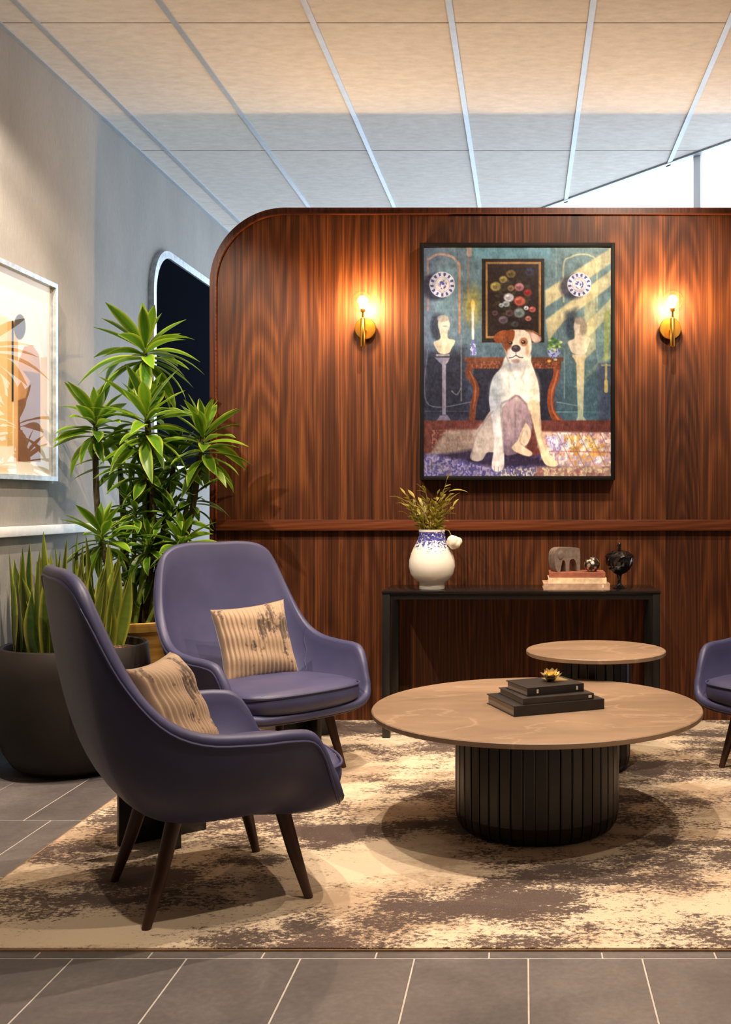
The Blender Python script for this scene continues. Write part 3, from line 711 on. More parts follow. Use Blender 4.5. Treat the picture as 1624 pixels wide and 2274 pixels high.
# ================================================================== picture painting (flat prints)
class Paint:
    def __init__(s, Xp, Yp, base):
        s.X, s.Y = Xp, Yp; s.c = np.zeros(Xp.shape + (3,)); s.c[:] = base; s.rs = np.random.RandomState(11)
    def noise(s, sx, sy, seed=0):
        r = np.random.RandomState(seed); g = r.rand(130, 130)
        u, v = (s.X / sx) % 128, (s.Y / sy) % 128; i, j = u.astype(int), v.astype(int); a, b = u - i, v - j
        a, b = a * a * (3 - 2 * a), b * b * (3 - 2 * b)
        return (g[i, j] * (1 - a) * (1 - b) + g[i + 1, j] * a * (1 - b) + g[i, j + 1] * (1 - a) * b + g[i + 1, j + 1] * a * b)
    def blend(s, al, col):
        s.c += (np.array(col, float) - s.c) * np.clip(al, 0, 1)[..., None]
    def sd(s, pts):
        P = np.array(pts, float); d = np.full(s.X.shape, 1e9); ins = np.zeros(s.X.shape, bool)
        for i in range(len(P)):
            a, b = P[i], P[(i + 1) % len(P)]; e = b - a; wx, wy = s.X - a[0], s.Y - a[1]
            t_ = np.clip((wx * e[0] + wy * e[1]) / (e @ e + 1e-9), 0, 1); d = np.minimum(d, (wx - e[0] * t_) ** 2 + (wy - e[1] * t_) ** 2)
            cnd = (a[1] > s.Y) != (b[1] > s.Y)
            xx = a[0] + (s.Y - a[1]) * e[0] / (e[1] if abs(e[1]) > 1e-9 else 1e-9); ins ^= cnd & (s.X < xx)
        d = np.sqrt(d); return np.where(ins, -d, d)
    def poly(s, pts, col, soft=6, al=1.0, smooth=False, to=None, ax=None):
        if smooth: pts = catmull([(p[0], p[1]) for p in pts], len(pts) * 5)
        m = np.clip(.5 - s.sd(pts) / soft, 0, 1) * al
        if to is not None:
            (x0, y0), (x1, y1) = ax; t_ = np.clip(((s.X - x0) * (x1 - x0) + (s.Y - y0) * (y1 - y0)) / ((x1 - x0) ** 2 + (y1 - y0) ** 2), 0, 1)[..., None]
            s.c += (np.array(col, float) * (1 - t_) + np.array(to, float) * t_ - s.c) * m[..., None]
        else: s.blend(m, col)
    def ell(s, cx, cy, rx, ry, col, soft=.15, al=1.0):
        d = np.sqrt(((s.X - cx) / rx) ** 2 + ((s.Y - cy) / ry) ** 2); s.blend(np.clip((1 - d) / soft + .5, 0, 1) * al, col)
    def line(s, pts, w, col, al=1.0, soft=4, smooth=True):
        if smooth and len(pts) > 2: pts = catmull(pts, len(pts) * 6, False)
        d = np.full(s.X.shape, 1e9)
        for a, b in zip(pts[:-1], pts[1:]):
            a, b = np.array(a, float), np.array(b, float); e = b - a; wx, wy = s.X - a[0], s.Y - a[1]
            t_ = np.clip((wx * e[0] + wy * e[1]) / (e @ e + 1e-9), 0, 1); d = np.minimum(d, np.hypot(wx - e[0] * t_, wy - e[1] * t_))
        s.blend(np.clip(.5 - (d - w / 2) / soft, 0, 1) * al, col)
    def rect(s, x0, y0, x1, y1, col, soft=5, al=1.0): s.poly([(x0, y0), (x1, y0), (x1, y1), (x0, y1)], col, soft, al)
    def linear(s):
        c = np.clip(s.c, 0, 255) / 255.0; return np.where(c <= .04045, c / 12.92, ((c + .055) / 1.055) ** 2.4)
def paint_mesh(name, verts, nx, ny, lincol, mat, parent):
    f = np.array([[i * (ny + 1) + j, (i + 1) * (ny + 1) + j, (i + 1) * (ny + 1) + j + 1, i * (ny + 1) + j + 1] for i in range(nx) for j in range(ny)])
    m = bpy.data.meshes.new(name); m.vertices.add(len(verts)); m.vertices.foreach_set('co', np.asarray(verts, np.float32).ravel())
    m.loops.add(f.size); m.loops.foreach_set('vertex_index', f.ravel().astype(np.int32)); m.polygons.add(len(f))
    m.polygons.foreach_set('loop_start', np.arange(0, f.size, 4, dtype=np.int32)); m.update(calc_edges=True); m.validate()
    a = m.color_attributes.new('paint', 'FLOAT_COLOR', 'POINT'); rgba_ = np.ones((len(verts), 4), np.float32); rgba_[:, :3] = lincol.reshape(-1, 3)
    a.data.foreach_set('color', rgba_.ravel()); return new(name, m, mat, parent)
# --- dog portrait: coordinates are those of a 1357 x 1647 canvas starting at 138,165
NX, NY = 340, 412
gx, gy = np.meshgrid(np.linspace(138, 1495, NX + 1), np.linspace(165, 1812, NY + 1), indexing='ij')
P = Paint(gx, gy, (88, 114, 122))
n1, n2, n3 = P.noise(60, 60, 1), P.noise(22, 30, 2), P.noise(9, 12, 3)
P.blend(np.clip((520 - gx) / 400, 0, 1) * .55, (104, 108, 132)); P.blend(np.clip((gx - 900) / 500, 0, 1) * .5, (120, 152, 142))
P.blend(np.clip((gy - 820) / 420, 0, 1) * .85, (36, 44, 66)); P.blend(np.clip((gx - 980) / 250, 0, 1) * np.clip((gy - 800) / 300, 0, 1) * .7, (74, 112, 116))
P.poly([(170, 920), (440, 900), (480, 1400), (138, 1400), (138, 950)], (22, 24, 40), 90, .8)
P.rect(215, 300, 370, 660, (112, 146, 156), 80, .8); P.rect(500, 165, 1060, 250, (92, 140, 150), 70, .8)
for pts, w, c in (([(172, 620), (172, 250)], 12, (168, 128, 108)), ([(180, 255), (230, 225), (280, 220), (350, 240), (395, 290)], 16, (172, 140, 124)), ([(400, 290), (400, 780)], 16, (176, 128, 96)), ([(412, 800), (412, 1270)], 8, (120, 122, 124)), ([(170, 900), (170, 1290), (480, 1280)], 8, (94, 98, 118)), ([(465, 170), (460, 700)], 18, (120, 110, 108)), ([(470, 170), (470, 220)], 36, (172, 150, 132)),
                  ([(345, 1200), (380, 1225), (410, 1180)], 8, (120, 120, 126)), ([(1150, 560), (1150, 290), (1200, 240), (1270, 220), (1340, 230), (1385, 290), (1390, 620)], 11, (182, 184, 140)), ([(1390, 900), (1390, 1280), (1100, 1280)], 8, (110, 140, 138)), ([(1095, 170), (1095, 900)], 10, (110, 142, 140)), ([(1155, 900), (1155, 1250)], 7, (116, 146, 144))):
    P.line(pts, w, c, .85, 7)
P.line([(138, 1345), (480, 1345)], 8, (60, 66, 96), .7); P.line([(1090, 1350), (1420, 1350)], 8, (96, 146, 142), .8)
# sunbeams
for pts, c, a in (([(1015, 480), (1495, 170), (1495, 280), (1020, 600)], (222, 204, 146), .75), ([(1020, 690), (1495, 330), (1495, 440), (1150, 700), (1040, 840)], (226, 208, 150), .75), ([(1270, 760), (1495, 530), (1495, 640), (1340, 800), (1300, 850)], (216, 206, 150), .7),
                  ([(1230, 1170), (1380, 1010), (1495, 900), (1495, 960), (1270, 1180)], (180, 186, 136), .45), ([(1300, 560), (1380, 500), (1380, 900), (1290, 980)], (206, 200, 146), .6), ([(1440, 640), (1490, 610), (1470, 980), (1440, 980)], (150, 160, 84), .8)): P.poly(pts, c, 14, a)
P.poly([(1160, 640), (1250, 600), (1230, 700), (1190, 800), (1160, 800)], (38, 54, 70), 40, .85); P.poly([(1280, 1130), (1420, 990), (1420, 1400), (1300, 1400)], (54, 84, 98), 30, .7)
P.rect(1400, 1000, 1495, 1420, (52, 60, 84), 30, .8); P.line([(1455, 1010), (1455, 1200)], 16, (176, 160, 92), .9); P.line([(1455, 1130), (1455, 1200)], 26, (190, 170, 96), .9); P.line([(1425, 1015), (1485, 1015)], 12, (150, 146, 110), .8)
# plates
for cx, cy, r_ in ((275, 437, 92), (1262, 437, 86)):
    P.ell(cx - 45, cy + 15, r_ * 1.1, r_ * 1.05, (30, 34, 58), .3, .8); P.ell(cx, cy, r_, r_, (206, 208, 216), .06)
    ang, rr = np.arctan2(gy - cy, gx - cx), np.hypot(gx - cx, gy - cy)
    P.blend((np.abs(rr - r_ * .80) < r_ * .13) * (np.sin(ang * 13) > .1) * .85, (48, 56, 124)); P.blend((np.abs(rr - r_ * .58) < 4) * .6, (150, 150, 190)); P.blend((rr < r_ * .36) * (n3 > .45) * .85, (62, 66, 150)); P.blend((np.abs(rr - r_ * .45) < 5) * .5, (206, 190, 130))
# busts and columns
P.ell(250, 740, 60, 100, (24, 30, 46), .4, .7); P.poly([(222, 960), (330, 960), (318, 990), (302, 1010), (302, 1370), (275, 1370), (274, 1010), (250, 990)], (112, 112, 128), 6, 1, to=(142, 138, 150), ax=((270, 0), (310, 0))); P.poly([(225, 1430), (260, 1375), (310, 1370), (345, 1420)], (118, 112, 136), 8)
P.poly([(258, 760), (312, 760), (316, 820), (368, 838), (345, 890), (318, 930), (258, 930), (228, 890), (215, 850), (262, 822)], (176, 166, 142), 7, smooth=True, to=(214, 200, 168), ax=((230, 0), (340, 0))); P.ell(286, 722, 42, 62, (172, 168, 152), .15); P.ell(302, 728, 26, 48, (206, 198, 176), .5, .8); P.ell(282, 680, 42, 26, (150, 146, 136), .3, .8); P.line([(282, 735), (310, 735)], 7, (110, 104, 96), .7); P.rect(232, 935, 328, 950, (140, 134, 132), 5)
P.ell(1215, 760, 44, 90, (30, 46, 60), .4, .7); P.poly([(1215, 950), (1310, 950), (1300, 990), (1290, 1380), (1320, 1420), (1235, 1420), (1252, 1380), (1240, 1000)], (206, 188, 142), 6, 1, to=(150, 164, 138), ax=((1225, 950), (1300, 1400))); P.rect(1212, 938, 1308, 958, (206, 190, 160), 5)
P.poly([(1232, 770), (1290, 770), (1300, 805), (1342, 822), (1325, 880), (1300, 935), (1218, 930), (1188, 880), (1182, 845), (1225, 822)], (196, 184, 160), 7, smooth=True, to=(226, 214, 180), ax=((1190, 0), (1330, 0))); P.ell(1262, 738, 40, 62, (188, 180, 160), .2); P.ell(1290, 750, 28, 50, (132, 120, 104), .5, .8); P.ell(1248, 740, 20, 44, (214, 204, 180), .5, .8); P.ell(1265, 695, 40, 28, (140, 130, 116), .4, .8)
# candle
P.ell(495, 590, 62, 130, (166, 152, 70), 1.0, .75); P.line([(495, 632), (497, 825)], 17, (212, 206, 196)); P.ell(496, 588, 15, 42, (250, 206, 96), .5); P.ell(496, 600, 8, 24, (255, 238, 180), .6); P.poly([(484, 838), (512, 838), (508, 870), (520, 905), (524, 945), (474, 945), (478, 905), (490, 870)], (110, 116, 176), 5); P.blend(((np.abs(gx - 499) < 22) & (gy > 845) & (gy < 942) & (n3 > .6)) * .8, (220, 222, 232))
# picture within the picture
P.rect(560, 252, 1010, 852, (24, 18, 17), 6); P.rect(588, 274, 986, 822, (150, 112, 62), 4); P.rect(602, 290, 970, 806, (32, 20, 20), 5)
rs = np.random.RandomState(5)
for k in range(70):
    a, r_ = rs.rand() * 6.28, rs.rand() ** .6; x, y = 780 + 140 * r_ * math.cos(a), 560 + 180 * r_ * math.sin(a)
    P.ell(x, y, rs.uniform(8, 26), rs.uniform(6, 16), ((60, 66, 36), (76, 70, 44), (52, 48, 44), (70, 54, 36))[k % 4], .6, .6)
for x, y, r_, c in ((755, 530, 36, (206, 204, 208)), (832, 555, 40, (190, 92, 70)), (830, 455, 34, (176, 116, 122)), (890, 495, 30, (140, 34, 30)), (925, 615, 24, (190, 92, 84)), (660, 450, 38, (150, 136, 70)), (715, 400, 30, (140, 122, 62)), (770, 360, 34, (110, 92, 44)), (735, 575, 26, (150, 160, 160)), (830, 640, 40, (120, 134, 132)), (700, 585, 18, (170, 182, 190)), (880, 605, 18, (196, 198, 196)), (895, 680, 22, (176, 112, 102)), (715, 690, 34, (96, 84, 92)), (655, 640, 22, (90, 62, 66)), (760, 640, 30, (92, 66, 70)), (770, 462, 26, (122, 96, 66)), (905, 345, 34, (44, 44, 66)), (800, 720, 26, (66, 66, 70))):
    P.ell(x, y, r_, r_ * .85, c, .35, .95); P.ell(x - r_ * .1, y + r_ * .1, r_ * .45, r_ * .4, tuple(v * .62 for v in c), .5, .7); P.ell(x - r_ * .3, y - r_ * .35, r_ * .3, r_ * .2, tuple(min(255, v * 1.25) for v in c), .6, .7)
# side table in the picture
P.poly([(500, 1010), (1080, 1010), (1070, 1420), (490, 1420)], (24, 26, 42), 20, .95); P.rect(435, 958, 1145, 990, (104, 58, 38), 6); P.rect(450, 988, 1130, 1040, (92, 46, 28), 8, .95)
P.line([(480, 1010), (465, 1080), (505, 1140), (520, 1210), (500, 1290), (490, 1400)], 46, (98, 48, 28)); P.line([(475, 1060), (512, 1150), (512, 1230), (498, 1320)], 10, (150, 84, 48), .8); P.line([(1100, 1010), (1095, 1100), (1065, 1180), (1055, 1280), (1080, 1380), (1150, 1440)], 48, (124, 58, 30)); P.line([(1108, 1050), (1085, 1140), (1062, 1230), (1072, 1340), (1130, 1425)], 12, (178, 96, 56), .8)
P.blend(((gy > 985) & (gy < 1040) & (gx > 450) & (gx < 1130) & (n3 > .58)) * .6, (150, 90, 58))
P.ell(1080, 925, 44, 40, (150, 158, 190), .2); P.blend(((np.hypot((gx - 1080) / 44, (gy - 925) / 40) < 1) & (n3 > .55)) * .8, (60, 66, 130))
for k in range(34):
    a = rs.rand() * 6.28; r_ = rs.rand() ** .5; P.ell(1078 + 56 * r_ * math.cos(a), 868 + 44 * r_ * math.sin(a), 12, 8, ((70, 120, 50), (120, 160, 70), (196, 206, 120), (50, 92, 48))[k % 4], .5, .85)
P.ell(1045, 985, 14, 10, (220, 170, 80), .5); P.ell(1090, 975, 14, 8, (196, 204, 150), .5, .8)
# floor and carpet
P.poly([(138, 1410), (1495, 1410), (1495, 1812), (138, 1812)], (104, 50, 42), 14); P.blend((gy > 1410) * n2 * .5, (66, 34, 38))
P.poly([(300, 1480), (640, 1470), (680, 1640), (180, 1660)], (140, 124, 112), 22, .95); P.blend(((gy > 1480) & (gy < 1650) & (gx > 200) & (gx < 600)) * (n3 > .6) * .5, (176, 140, 120))
P.poly([(990, 1490), (1495, 1500), (1495, 1760), (1120, 1760), (960, 1600)], (214, 178, 150), 20, .95); P.poly([(1020, 1520), (1160, 1520), (1190, 1620), (1060, 1640)], (196, 196, 226), 16, .95); P.poly([(1170, 1520), (1370, 1530), (1420, 1620), (1200, 1620)], (222, 200, 112), 18, .9); P.ell(1265, 1570, 46, 30, (226, 226, 220), .4); P.blend(((gx > 1020) & (gy > 1500) & (gy < 1740)) * (n3 > .62) * .75, (150, 116, 150)); P.blend(((gx > 1020) & (gy > 1500) & (gy < 1740)) * (n2 > .66) * .8, (240, 232, 214)); P.blend(((gx > 1150) & (gy > 1520) & (gy < 1740)) * (n2 < .3) * .7, (206, 150, 62))
P.poly([(138, 1650), (700, 1640), (1100, 1740), (1495, 1740), (1495, 1812), (138, 1812)], (112, 104, 140), 16, .95); P.blend((gy > 1655) * (gx < 1050) * (n2 > .5) * .7, (66, 64, 128)); P.blend((gy > 1670) * (n3 > .60) * .7, (170, 160, 190)); P.blend((gy > 1740) * (gx > 950) * .75, (190, 150, 116)); P.blend((gy > 1745) * (gx > 700) * (n3 > .6) * .6, (214, 206, 150)); P.blend((gy > 1745) * (gx > 900) * (n2 > .62) * .6, (130, 72, 76))
for x in range(1100, 1500, 78): P.line([(x, 1500), (x + 120, 1740)], 7, (150, 96, 84), .6)
P.line([(1060, 1630), (1495, 1640)], 8, (160, 90, 76), .6)
# the dog
P.poly([(250, 1660), (480, 1620), (700, 1640), (900, 1650), (1120, 1740), (640, 1745), (420, 1700)], (38, 28, 52), 30, .9)
P.poly([(640, 1330), (570, 1420), (515, 1500), (495, 1600), (478, 1680), (520, 1704), (565, 1690), (600, 1640), (660, 1640), (720, 1640), (720, 1400)], (150, 136, 130), 8, smooth=True, to=(186, 174, 160), ax=((500, 1400), (640, 1640)))
P.poly([(690, 1280), (800, 1230), (900, 1290), (925, 1420), (905, 1530), (870, 1610), (790, 1655), (720, 1645), (690, 1500)], (156, 132, 134), 12, smooth=True, to=(120, 100, 112), ax=((800, 1260), (800, 1640))); P.ell(770, 1420, 60, 140, (170, 148, 146), .8, .6); P.line([(800, 1300), (800, 1560)], 8, (110, 90, 104), .5, 12)
P.poly([(880, 1430), (915, 1500), (895, 1570), (870, 1600), (922, 1640), (905, 1668), (840, 1652), (775, 1610), (820, 1550), (850, 1480)], (214, 192, 160), 8, smooth=True); P.line([(860, 1480), (835, 1560), (880, 1610)], 9, (150, 120, 104), .6, 8)
P.poly([(745, 940), (700, 1030), (642, 1100), (616, 1200), (620, 1300), (690, 1330), (745, 1275), (815, 1230), (880, 1290), (930, 1325), (975, 1290), (972, 1180), (948, 1080), (915, 990), (900, 930)], (172, 178, 176), 9, smooth=True, to=(232, 222, 200), ax=((630, 1150), (860, 1180)))
P.ell(830, 1130, 70, 120, (240, 232, 214), .9, .7); P.ell(935, 1180, 40, 100, (210, 196, 170), .8, .6); P.line([(760, 1000), (775, 1060), (800, 1110)], 16, (140, 150, 150), .6, 18); P.line([(880, 990), (865, 1060), (840, 1110)], 12, (170, 160, 146), .5, 16); P.line([(700, 1290), (760, 1262), (815, 1234), (880, 1290), (915, 1318)], 14, (104, 84, 92), .7, 14)
P.poly([(618, 1250), (695, 1280), (706, 1400), (716, 1560), (722, 1690), (716, 1752), (680, 1778), (640, 1764), (632, 1720), (648, 1600), (640, 1450), (622, 1340)], (170, 172, 176), 8, smooth=True, to=(222, 214, 202), ax=((620, 1400), (710, 1420))); P.line([(650, 1740), (652, 1768)], 5, (96, 84, 96), .7); P.line([(680, 1745), (680, 1775)], 5, (96, 84, 96), .7)
P.poly([(890, 1285), (968, 1270), (984, 1390), (996, 1530), (1030, 1630), (1085, 1690), (1112, 1728), (1070, 1742), (1015, 1722), (980, 1640), (945, 1500), (915, 1380)], (214, 190, 152), 8, smooth=True, to=(236, 214, 166), ax=((920, 1350), (1040, 1680))); P.line([(980, 1400), (992, 1530), (1020, 1620)], 10, (170, 136, 104), .5, 10)
P.poly([(722, 800), (760, 765), (830, 760), (890, 772), (916, 830), (918, 900), (900, 955), (865, 992), (800, 1006), (752, 985), (732, 930), (714, 860)], (236, 222, 198), 7, smooth=True)
P.poly([(700, 780), (745, 764), (792, 764), (796, 810), (778, 860), (768, 900), (745, 945), (728, 905), (705, 860)], (134, 70, 34), 9, smooth=True, to=(108, 56, 30), ax=((740, 770), (740, 930))); P.poly([(646, 812), (680, 776), (735, 764), (722, 820), (690, 856), (660, 850)], (112, 54, 24), 7, smooth=True, to=(146, 78, 38), ax=((650, 840), (720, 770)))
P.poly([(878, 764), (930, 768), (984, 808), (984, 842), (945, 856), (915, 830), (905, 795)], (196, 150, 122), 7, smooth=True); P.poly([(910, 785), (960, 800), (980, 835), (945, 848), (920, 820)], (226, 200, 182), 8, smooth=True); P.line([(878, 768), (925, 772), (980, 806)], 9, (120, 66, 40), .9)
P.ell(862, 848, 30, 32, (150, 96, 62), .4, .9); P.ell(860, 850, 15, 13, (30, 20, 18), .3); P.ell(856, 846, 4, 4, (220, 210, 200), .5); P.ell(768, 856, 14, 12, (28, 16, 12), .4); P.ell(764, 852, 4, 4, (190, 170, 150), .5)
P.ell(805, 932, 64, 52, (226, 216, 204), .4, .9); P.ell(770, 945, 30, 40, (206, 198, 192), .6, .6); P.ell(848, 945, 30, 40, (222, 208, 188), .6, .6); P.ell(806, 895, 33, 26, (52, 44, 52), .25); P.ell(800, 886, 16, 8, (106, 98, 108), .6, .8); P.line([(806, 918), (806, 946)], 6, (60, 46, 50), .8); P.line([(758, 962), (782, 958), (806, 946), (832, 958), (856, 960)], 8, (70, 50, 50), .85); P.ell(804, 984, 32, 16, (152, 112, 104), .5, .85); P.ell(888, 910, 14, 40, (176, 130, 84), .8, .6)
P.poly([(620, 1180), (690, 1080), (710, 1300), (640, 1340)], (118, 130, 142), 70, .55); P.ell(812, 1018, 78, 34, (120, 122, 128), 1.0, .6); P.line([(696, 1300), (704, 1450), (720, 1640)], 9, (92, 82, 94), .6, 12); P.line([(905, 1340), (940, 1500), (985, 1640)], 9, (128, 100, 92), .5, 12); P.line([(640, 1345), (565, 1440), (505, 1560), (484, 1680)], 8, (84, 74, 84), .5, 10); P.ell(560, 1540, 50, 90, (196, 184, 166), 1.0, .5); P.line([(722, 800), (714, 860), (735, 940), (752, 985)], 7, (90, 70, 66), .5, 9); P.line([(915, 830), (918, 900), (900, 960)], 7, (150, 120, 96), .5, 9)
P.c *= np.array([.97, 1.0, 1.08])
br = P.noise(26, 60, 21) * .5 + P.noise(70, 30, 22) * .3 + P.noise(11, 24, 23) * .2
P.c *= (1 + .42 * (br - .5))[..., None]; P.c *= (1 - .16 * np.clip((gy - 900) / 500, 0, 1) * np.clip((620 - gx) / 300, 0, 1))[..., None]
P.c += (P.noise(7, 16, 8)[..., None] - .5) * 22 + (P.noise(30, 14, 9)[..., None] - .5) * 14
pic = thing('dog_painting', 'large framed oil painting of a seated white and brown dog', 'painting', (-.0363, YB, 1.885))
FW, FH, FD, BR = .507, .616, .072, .021
yf = -FD
for nm, b in (('frame_side', (-FW, -FW + BR, yf, 0, -FH, FH)), ('frame_side', (FW - BR, FW, yf, 0, -FH, FH)), ('frame_side', (-FW + BR, FW - BR, yf, 0, FH - BR, FH)), ('frame_side', (-FW + BR, FW - BR, yf, 0, -FH, -FH + BR))): box(nm, b, 'black_frame', pic, .002)
cw, ch = FW - BR + .004, FH - BR + .002
ux, uz = (gx - 138) / 1357, (gy - 165) / 1647
vv = np.stack([-cw + 2 * cw * ux, np.full(gx.shape, yf + .010), ch - 2 * ch * uz], -1).reshape(-1, 3)
cvs = paint_mesh('canvas', vv, NX, NY, P.linear(), 'oil_paint', pic)
box('canvas_board', (-FW + BR, FW - BR, yf + .012, -.002, -FH + BR, FH - BR), 'black_frame', pic)
# --- framed print on the left wall
AY0, AY1, AZ0, AZ1, AX = 3.95, 4.95, 1.255, 2.205, XL
ar = thing('framed_print', 'abstract print in beige and brown in a thin metal frame on the grey wall', 'picture', (AX, (AY0 + AY1) / 2, AZ0))
hy, hz, fb_, fd_ = (AY1 - AY0) / 2, AZ1 - AZ0, .022, .038
box('frame_side', (0, fd_, -hy, hy, hz - fb_, hz), 'silver_frame', ar); box('frame_side', (0, fd_, -hy, hy, 0, fb_), 'silver_frame', ar)
box('frame_side', (0, fd_, hy - fb_, hy, fb_, hz - fb_), 'silver_frame', ar); box('frame_side', (0, fd_, -hy, -hy + fb_, fb_, hz - fb_), 'silver_frame', ar)
nx, ny = 200, 190
yy, zz = np.meshgrid(np.linspace(-hy + fb_, hy - fb_, nx + 1), np.linspace(hz - fb_, fb_, ny + 1), indexing='ij')
xw = .012; Yw = yy + (AY0 + AY1) / 2
ax_ = (PX + (AX + xw) * F / Yw) * 3.344; ay_ = (PY - (zz + AZ0 - HC) * F / Yw - 560) * 3.344     # drawn on the photographed outline
A = Paint(ax_, ay_, (232, 222, 208))
A.poly([(-1500, 480), (0, 470), (60, 490), (100, 1100), (100, 1440), (-1500, 1440)], (228, 192, 140), 8)
A.rect(55, 510, 90, 1440, (206, 170, 110), 5); A.rect(86, 510, 102, 1110, (40, 30, 24), 4); A.rect(104, 520, 134, 1556, (214, 166, 112), 5)
A.poly([(134, 820), (180, 700), (240, 690), (290, 760), (300, 860), (300, 1556), (134, 1556)], (190, 138, 92), 6, smooth=False); A.poly([(170, 880), (300, 900), (300, 1556), (134, 1556), (134, 1100), (190, 1080), (225, 960)], (122, 78, 48), 7)
A.ell(147, 555, 44, 95, (84, 74, 66), .08); A.rect(302, 780, 350, 1440, (216, 174, 120), 5); A.poly([(-1500, 1600), (60, 1590), (60, 1640), (-1500, 1660)], (216, 184, 150), 8, .8)
av = np.stack([np.full(yy.shape, xw), yy, zz], -1).reshape(-1, 3)
paint_mesh('print', av, nx, ny, A.linear(), 'art_print', ar)
box('glazing', (xw + .006, xw + .009, -hy + fb_, hy - fb_, fb_, hz - fb_), 'art_glass', ar)
box('backing', (0.002, xw - .002, -hy + fb_, hy - fb_, fb_, hz - fb_), 'white_paint', ar)
# --- dark mirror with rounded corners on the far left wall
mr = thing('wall_mirror', 'black glass panel with rounded corners and pale rim behind the leafy plant', 'mirror', (XL, 7.1, 2.05))
def rrect(hw_, hh, r_, n=12):
    p = []
    for cx, cz, a0 in ((hw_ - r_, hh - r_, 0), (-hw_ + r_, hh - r_, 90), (-hw_ + r_, -hh + r_, 180), (hw_ - r_, -hh + r_, 270)):
        for a in np.linspace(a0, a0 + 90, n): p.append((cx + r_ * math.cos(R(a)), cz + r_ * math.sin(R(a))))
    return p
o1, o2 = rrect(.86, .70, .30), rrect(.815, .655, .265)
def xplate(pts, x0, x1):
    n = len(pts); v = [(x0, a, b) for a, b in pts] + [(x1, a, b) for a, b in pts]
    return v, [list(range(n - 1, -1, -1)), list(range(n, 2 * n))] + [[i, (i + 1) % n, n + (i + 1) % n, n + i] for i in range(n)]
new('glass', mesh('glass', *xplate(o2, 0.002, .018)), 'dark_mirror', mr)
n = len(o1); v = [(x, a, b) for pts in (o1, o2) for x in (0.0, .035) for a, b in pts]
f = []
for i in range(n):
    j = (i + 1) % n; f += [[i, j, n + j, n + i], [n + i, n + j, 3 * n + j, 3 * n + i], [3 * n + i, 3 * n + j, 2 * n + j, 2 * n + i]]
new('rim', mesh('rim', v, f), 'silver_frame', mr)

# ================================================================== plants
pl = thing('bowl_planter', 'large dark stone bowl planter full of snake plants', 'planter', (-1.955, 4.46, 0))
mobj('bowl', lathe([(.16, 0), (.20, .006), (.245, .035), (.285, .10), (.308, .19), (.316, .30), (.312, .42), (.300, .535), (.290, .540), (.280, .535), (.278, .49)], 72), 'planter_stone', pl, True, 60)
so = mobj('soil', lathe([(.282, .500), (.2, .515), (.1, .525), (.001, .528)], 40, False), 'soil', pl)
random.seed(21)
def snake_leaf(L, Wd, twist, bend):
    v, f, sd = [], [], []; n = 10
    for i in range(n + 1):
        s = i / n; w = Wd * (.62 + .38 * math.sin(math.pi * min(1, s * 1.25 + .05))) * (1 if s < .55 else max(.02, math.cos(math.pi / 2 * ((s - .55) / .45) ** 1.4))); a = twist * s
        for q in (-1, -.5, 0, .5, 1):
            xx, yy_ = q * w * .5, abs(q) * w * .22
            v.append((xx * math.cos(a) - yy_ * math.sin(a), xx * math.sin(a) + yy_ * math.cos(a) + bend * s * s, L * s)); sd.append(abs(q))
    for i in range(n):
        for k in range(4): f.append([i * 5 + k, i * 5 + k + 1, i * 5 + k + 6, i * 5 + k + 5])
    m = mesh('leaf', v, f); a = m.attributes.new('side', 'FLOAT', 'POINT'); a.data.foreach_set('value', sd)
    m.polygons.foreach_set('use_smooth', [True] * len(m.polygons)); m.materials.append(MAT['snake_leaf']); return m
sm_ = [snake_leaf(L,  .060, tw, b) for L, tw, b in ((.44, .8, .03), (.36, -1.0, -.02), (.48, .5, .05), (.30, 1.3, .04), (.40, -.6, -.04))]
sk = thing('snake_plant', 'upright banded snake plant leaves crowding the dark bowl planter', 'plant', (-1.955, 4.46, .50))
for k in range(92):
    a = k * 2.39996; r_ = .245 * math.sqrt((k + .5) / 92)
    if r_ * math.cos(a) > .15: continue
    o = new('leaf', sm_[k % 5], None, sk); a2 = a; o.location = (r_ * math.cos(a), r_ * math.sin(a), 0)
    lean = r_ * .55
    o.rotation_euler = (Vector((math.cos(a) * lean + random.uniform(-.08, .08), math.sin(a) * lean + random.uniform(-.08, .08), 1)).to_track_quat('Z', 'Y').to_matrix() @ Matrix.Rotation(random.uniform(-.9, .9), 3, 'Z')).to_euler()
    s = random.uniform(.78, 1.1); o.scale = (random.uniform(.9, 1.15), 1, s)
# dracaena in the brass pot
DP = Vector((-1.90, 5.02, 0))
pb = thing('brass_pot', 'brushed brass pot holding the tall leafy plant', 'planter', DP)
mobj('pot', lathe([(.15, 0), (.155, .004), (.168, .10), (.182, .30), (.192, .50), (.194, .535), (.206, .538), (.208, .575), (.204, .582), (.196, .578), (.192, .54)], 72), 'pot_brass', pb, True, 40)
mobj('soil', lathe([(.193, .548), (.12, .556), (.001, .56)], 32, False), 'soil', pb)
dr = thing('dracaena', 'tall dracaena with glossy lime green leaf rosettes in the brass pot', 'plant', (DP.x, DP.y, .55))
dl_ = [leaf_mesh(L, w, d, fold=.35, n=9, twist=tw, wmax=.5) for L, w, d, tw in ((.24, .056, .25, .2), (.26, .060, .5, -.25), (.22, .054, .8, .35), (.26, .058, 1.1, -.35), (.20, .050, .12, 0.0), (.25, .060, .65, .4))]
for m in dl_: m.materials.append(MAT['dracaena_leaf'])
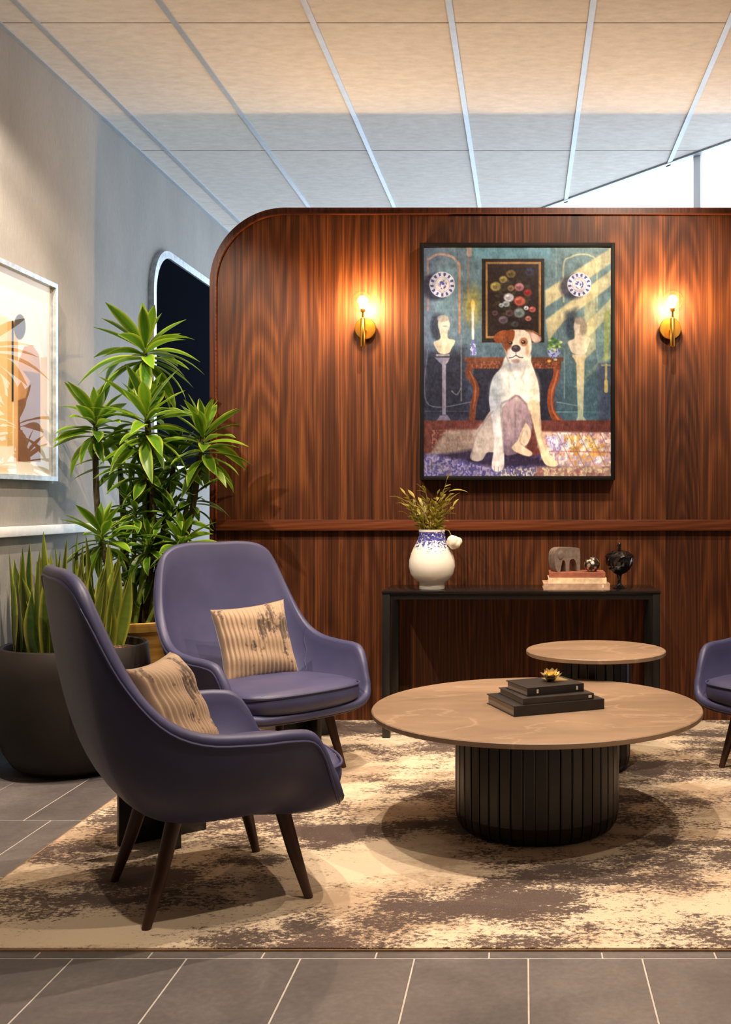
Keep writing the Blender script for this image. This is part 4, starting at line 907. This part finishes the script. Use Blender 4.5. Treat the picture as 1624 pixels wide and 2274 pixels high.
def head(pxx, pyy, Y, n, size, stem_from, green=False, hstem=.10, bend=(0, 0), joined=None):
    top = px(pxx, pyy, Y) - Vector(dr.location); b = Vector((stem_from[0], stem_from[1], -.005))
    mid = b.lerp(top, .5) + Vector((bend[0], bend[1], 0))
    path = [tuple(p) for p in catmull([tuple(b), tuple(mid), tuple(top)], 12, False)]
    mobj('stem' if green else 'cane', tube(path, [.015 if not green else .012] * 10 + [.011, .008], 8), 'green_stem' if green else 'cane', dr)
    for k in range(n):
        s = k / max(1, n - 1); el = 80 - 108 * s ** .85 + random.uniform(-10, 10); az = k * 2.39996 + random.uniform(-.25, .25)
        m = dl_[(4 if s < .15 else (0 if s < .35 else random.choice((1, 2, 3, 5))))]
        pos = top - Vector((0, 0, 1)) * hstem * s
        sc_ = size * random.uniform(.82, 1.12) * (0.8 + .25 * math.sin(math.pi * s))
        for tr_ in range(12):           # keep the leaf clear of wall, print and partition
            eu = Euler((random.uniform(-.35, .35), -R(el), az)); ok = True
            for q in (.6, 1.0):
                tip = Vector(dr.location) + pos + eu.to_matrix() @ Vector((.27 * sc_ * q, 0, -.06 * sc_ * q))
                ok &= tip.x > XL + (.075 if tip.y < 5.0 else .03) and (tip.y < YB - .05 or tip.x < XPL - .03)
            if ok: break
            az += .5; el = min(80, el + 3)
        if not ok: continue
        if joined is not None: joined.append((m, Matrix.LocRotScale(pos, eu, Vector((sc_, sc_, sc_))))); continue
        o = new('leaf', m, None, dr); o.location = pos; o.scale = (sc_, sc_, sc_); o.rotation_euler = eu
random.seed(5)
head(322, 765, 5.02, 38, 1.15, (.01, .03), bend=(.02, .02))
head(325, 900, 4.92, 44, 1.06, (.03, .02), bend=(.03, .02), hstem=.20)
head(212, 920, 4.97, 34, .98, (-.07, .0), bend=(-.05, 0), hstem=.12)
head(452, 945, 5.05, 44, 1.0, (.08, .02), bend=(.05, 0), hstem=.20)
head(226, 1175, 4.80, 30, .82, (-.09, -.09), green=True, bend=(-.02, -.02))
head(402, 1190, 4.95, 28, .78, (.07, -.07), green=True, bend=(.02, -.01))
head(345, 1090, 5.12, 30, .92, (-.01, .09), hstem=.14)
head(390, 1010, 5.10, 24, .9, (.03, .08))
head(265, 1010, 5.14, 20, .8, (-.06, .08))
LOW = []
for a in ((300, 1300, 5.08, 26, .7, (-.03, .06)), (340, 1230, 5.10, 30, .75, (.02, .07)), (270, 1200, 5.12, 24, .7, (-.05, .05)), (425, 1090, 5.12, 24, .75, (.06, .09)), (375, 1140, 5.04, 26, .8, (.04, .03)), (322, 1030, 5.0, 30, .85, (.02, .05)), (300, 1120, 4.98, 26, .7, (-.02, .0)), (330, 1190, 4.95, 26, .7, (.0, -.02))): head(*a, green=True, joined=LOW)
bm = bmesh.new()
for m, mx in LOW:
    t2 = m.copy(); t2.transform(mx); bm.from_mesh(t2)
m = bpy.data.meshes.new('foliage'); bm.to_mesh(m); bm.free(); m.materials.append(MAT['dracaena_leaf'])
fo_ = new('foliage', m, None, dr); fo_['kind'] = 'stuff'
